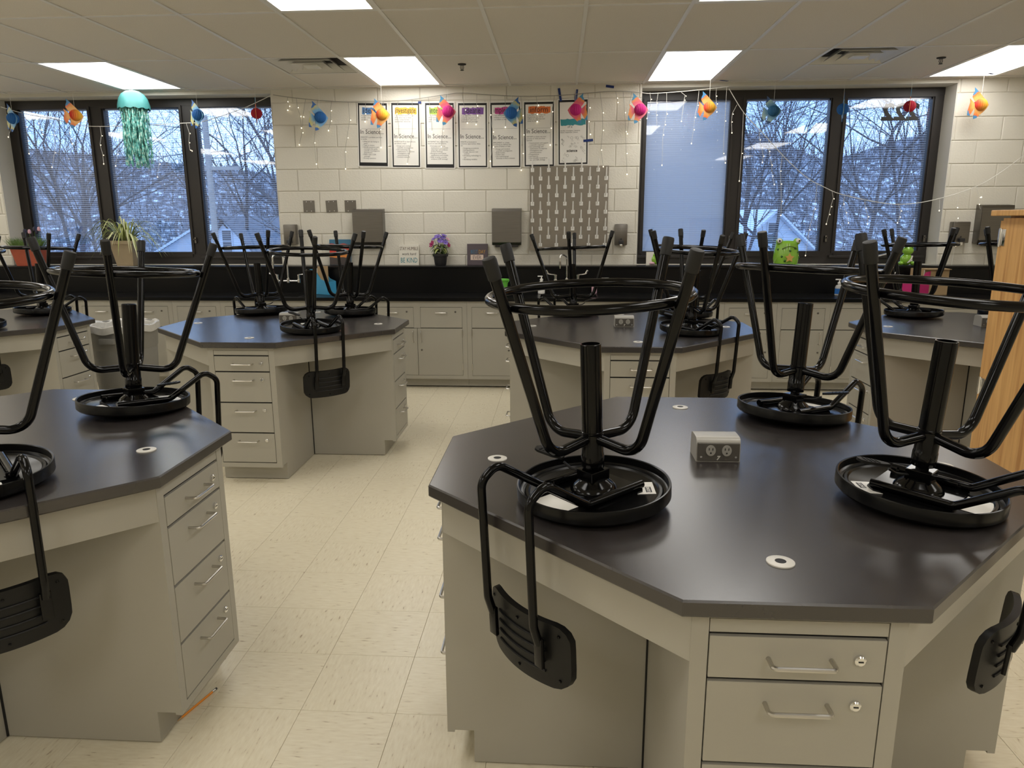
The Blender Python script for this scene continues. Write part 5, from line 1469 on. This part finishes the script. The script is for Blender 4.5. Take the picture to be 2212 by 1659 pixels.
MB().lathe([(0.013, -0.02), (0.015, 0), (0.012, 0.02)], 14, Matrix.Translation((0, -0.05, 0))).build('valve_body', 'chrome', gv)
MB().cbox(-0.012, 0.058, -0.060, -0.040, 0.022, 0.032, 0.003).build('lever_handle', 'steel', gv)

# ------------------------------------------------------------------ outdoors
GZ = -3.6
def terrain(x, y):
    h = GZ
    if y > 46: h += min(1, (y-46)/30)*(12.6+1.2*math.sin(x*0.16)+0.9*math.sin(x*0.37+1))+0.4*math.sin(x*0.11+y*0.13)*min(1, (y-46)/6)-min(1, (y-46)/30)*6.0*math.exp(-((x+29)/8)**2)
    return h
tv = []; tf = []; NX, NY = 60, 50
for j in range(NY+1):
    for i in range(NX+1):
        x = -95+190*i/NX; y = 8+112*(j/NY)**1.3
        tv.append((x, y, terrain(x, y)-(0 if y > 10 else 0.0)))
for j in range(NY):
    for i in range(NX):
        a = j*(NX+1)+i; tf.append((a, a+1, a+NX+2, a+NX+1))
tag(MB().add(tv, tf).build('hillside', 'hill'), kind='structure')

def tree(x, y, h, seed, label, spread=0.55, depth=5, thick=0.16, lean=0.0):
    r_ = random.Random(seed); t = empty('bare_tree', (x, y, terrain(x, y)-0.1)); tag(t, label, 'tree', 'bare winter trees outside')
    trunk = MB(); br = MB()
    def grow(p, d, ln, rad, lev, mb):
        n = 5 if lev >= 3 else (3 if lev > 0 else 2)
        pts = [p]; rads = [rad]; dirs = []
        for k in range(n):
            d = (d+Vector((r_.uniform(-1, 1), r_.uniform(-1, 1), r_.uniform(-0.3, 0.5)))*(0.10 if lev == depth else 0.22)).normalized()
            p = p+d*(ln/n); pts.append(p); rads.append(max(0.004, rad*(1-0.62*(k+1)/n))); dirs.append(d)
        mb.tube(pts, rads, 7 if lev >= depth-1 else (4 if lev > 1 else 3), cap=False)
        if lev == 0: return
        for k in range(1 if lev < depth else 2, n+1):
            for q in range(2 if (k == n or (lev == depth and k > 2)) else 1):
                if lev <= 3 and k < n and r_.random() < 0.42: continue
                a = r_.uniform(0, 2*PI); dd = dirs[k-1]
                side = dd.orthogonal().normalized(); side.rotate(Matrix.Rotation(a, 3, dd))
                ang = r_.uniform(0.45, 0.95)*spread/0.55
                nd = (dd*math.cos(ang)+side*math.sin(ang)+Vector((0, 0, 0.12))).normalized()
                grow(pts[k], nd, ln*r_.uniform(0.48, 0.72), max(0.004, rads[k]*r_.uniform(0.55, 0.8)), lev-1, br)
    grow(Vector((0, 0, 0)), Vector((lean, 0, 1)).normalized(), h*0.62, thick, depth, trunk)
    trunk.build('trunk', 'bark', t); br.build('branches', 'bark', t)
TREES = [(-11.6, 32, 15.0, 3, 'big forked bare tree beyond the third left pane', 0.62, 5, 0.19, 0.0),
 (-20.5, 30, 13.5, 8, 'bare tree beyond the first left pane', 0.6, 5, 0.13, 0.1), (-24.5, 36, 14.5, 12, 'bare tree at the far left beyond the window', 0.6, 5, 0.13, 0.0),
 (-16.3, 38, 14.5, 14, 'bare tree beyond the second left pane, left of the streamers', 0.6, 5, 0.13, 0.0), (-13.6, 44, 15.5, 19, 'slim bare tree beyond the second left pane, farther off', 0.55, 5, 0.13, 0.0),
 (-8.8, 46, 15.0, 23, 'bare tree behind the big forked tree', 0.55, 5, 0.13, 0.0),
 (8.4, 34, 13.5, 31, 'bare tree beyond the left part of the middle right pane', 0.6, 5, 0.13, 0.05), (11.2, 40, 14.5, 37, 'bare tree beyond the right part of the middle right pane', 0.6, 5, 0.13, -0.05),
 (13.6, 34, 14.5, 41, 'bare tree beyond the room number pane, at its left', 0.55, 5, 0.13, 0.0), (16.6, 32, 15.5, 43, 'bare tree beyond the room number pane, at its right', 0.6, 5, 0.13, -0.1),
 (18.8, 42, 15.5, 47, 'bare tree at the far right beyond the window', 0.55, 5, 0.13, 0.0), (6.6, 46, 15.0, 53, 'bare tree beyond the closed blind', 0.55, 5, 0.13, 0.0),
 (14.9, 50, 15.0, 59, 'slim bare tree far behind the room number pane', 0.5, 5, 0.11, 0.0), (-28.5, 44, 15.5, 61, 'bare tree far off beyond the first left pane', 0.55, 5, 0.13, 0.0), (-19.0, 50, 16.0, 67, 'slim bare tree far off between the left panes', 0.5, 5, 0.13, 0.0), (10.0, 54, 16.0, 71, 'slim bare tree far off beyond the middle right pane', 0.5, 5, 0.13, 0.0)]
for a in TREES: tree(*a)
# thicket on the slope
bm_ = MB(); r2 = random.Random(77)
for q in range(9000):
    x = r2.uniform(-62, 50); y = 47+33*r2.random()**0.8; z = terrain(x, y); h = r2.uniform(0.8, 3.2)
    lx, ly = r2.gauss(0, 0.5)*h, r2.uniform(-0.4, 0.4)*h; w = 0.014+0.012*r2.random()
    bm_.add([(x-w, y, z-0.1), (x+w, y, z-0.1), (x+lx*0.5+w*0.7, y+ly*0.5, z+h*0.6), (x+lx*0.5-w*0.7, y+ly*0.5, z+h*0.6), (x, y+w, z-0.1), (x+lx*0.5, y+ly*0.5+w*0.7, z+h*0.6), (x+lx, y+ly, z+h)],
            [(0, 1, 2, 3), (1, 4, 5, 2), (4, 0, 3, 5), (3, 2, 6), (2, 5, 6), (5, 3, 6)])
tag(bm_.build('thicket', 'bark', smooth=False), 'dense leafless thicket covering the slope outside the windows', 'brush', kind='stuff')
# gabled house
def house(x, y, w, d, eave, peak, label, rz=0.0, roof='roof_shingle'):
    g = terrain(x, y); t = empty('house', (x, y, g), rz); tag(t, label, 'house', 'gabled houses outside')
    e, p = eave-g, peak-g
    m = MB(); m.add([(-w, 0, 0), (w, 0, 0), (w, 0, e), (0, 0, p), (-w, 0, e), (-w, d, 0), (w, d, 0), (w, d, e), (0, d, p), (-w, d, e)],
                    [(0, 1, 2, 3, 4), (9, 8, 7, 6, 5), (1, 6, 7, 2), (5, 0, 4, 9)])
    m.build('wall', 'siding', t, smooth=False)
    for s in (-1, 1):
        sl = Vector((s*w, 0, e-p)).normalized(); o = 0.35; a = Vector((0, -0.3, p+0.02)); b = a+sl*(math.hypot(w, p-e)+o)
        c = Vector((b.x, d+0.3, b.z)); f = Vector((0, d+0.3, p+0.02)); up = Vector((0, 0, 0.14))
        MB().add([a, b, c, f, a+up, b+up, c+up, f+up], [(0, 1, 2, 3), (7, 6, 5, 4), (0, 4, 5, 1), (1, 5, 6, 2), (2, 6, 7, 3), (3, 7, 4, 0)]).build('roof_slope', roof, t, smooth=False)
    wn = MB().box(-0.42, 0.42, -0.06, 0.02, e+0.1, e+1.35).build('window_trim', 'siding', t, smooth=False)
    MB().box(-0.34, 0.34, -0.075, -0.06, e+0.18, e+1.27).build('window_pane', 'house_window', wn, smooth=False)
    MB().box(-0.34, 0.34, -0.085, -0.075, e+0.70, e+0.75).build('window_rail', 'siding', wn, smooth=False)
    return t
_hp = at(488, 467, 38.0)
house(_hp.x, _hp.y, 2.4, 8, _hp.z-2.0, _hp.z-0.16, 'white sided house with a gabled grey roof beyond the third left pane', R(-28))
_hp = at(425, 486, 40.0)
house(_hp.x, _hp.y, 2.8, 8, _hp.z-1.9, _hp.z-0.16, 'pale gabled house low beyond the second left pane', R(20), 'snow')
_hp = at(1672, 452, 41.0)
house(_hp.x, _hp.y, 2.6, 8, _hp.z-2.0, _hp.z-0.16, 'snow roofed house beyond the middle right pane', R(28), 'snow')
# utility pole
up_ = empty('utility_pole', (at(457, 420, 18.0).x, 18.0, terrain(-9, 18.0))); tag(up_, 'weathered utility pole with a crossarm left of the gabled house', 'pole')
MB().tube([(0, 0, 0), (0, 0, 7.6)], [0.085, 0.07], 12).build('pole_shaft', 'pole_wood', up_)
MB().box(-0.25, 0.75, -0.04, 0.04, 6.35, 6.43).build('crossarm', 'pole_wood', up_, smooth=False)
for x in (-0.2, 0.3, 0.68): MB().lathe([(0.02, 6.43), (0.035, 6.46), (0.02, 6.52)], 10, Matrix.Translation((x, 0, 0))).build('insulator', 'house_window', up_)

flush_texts()
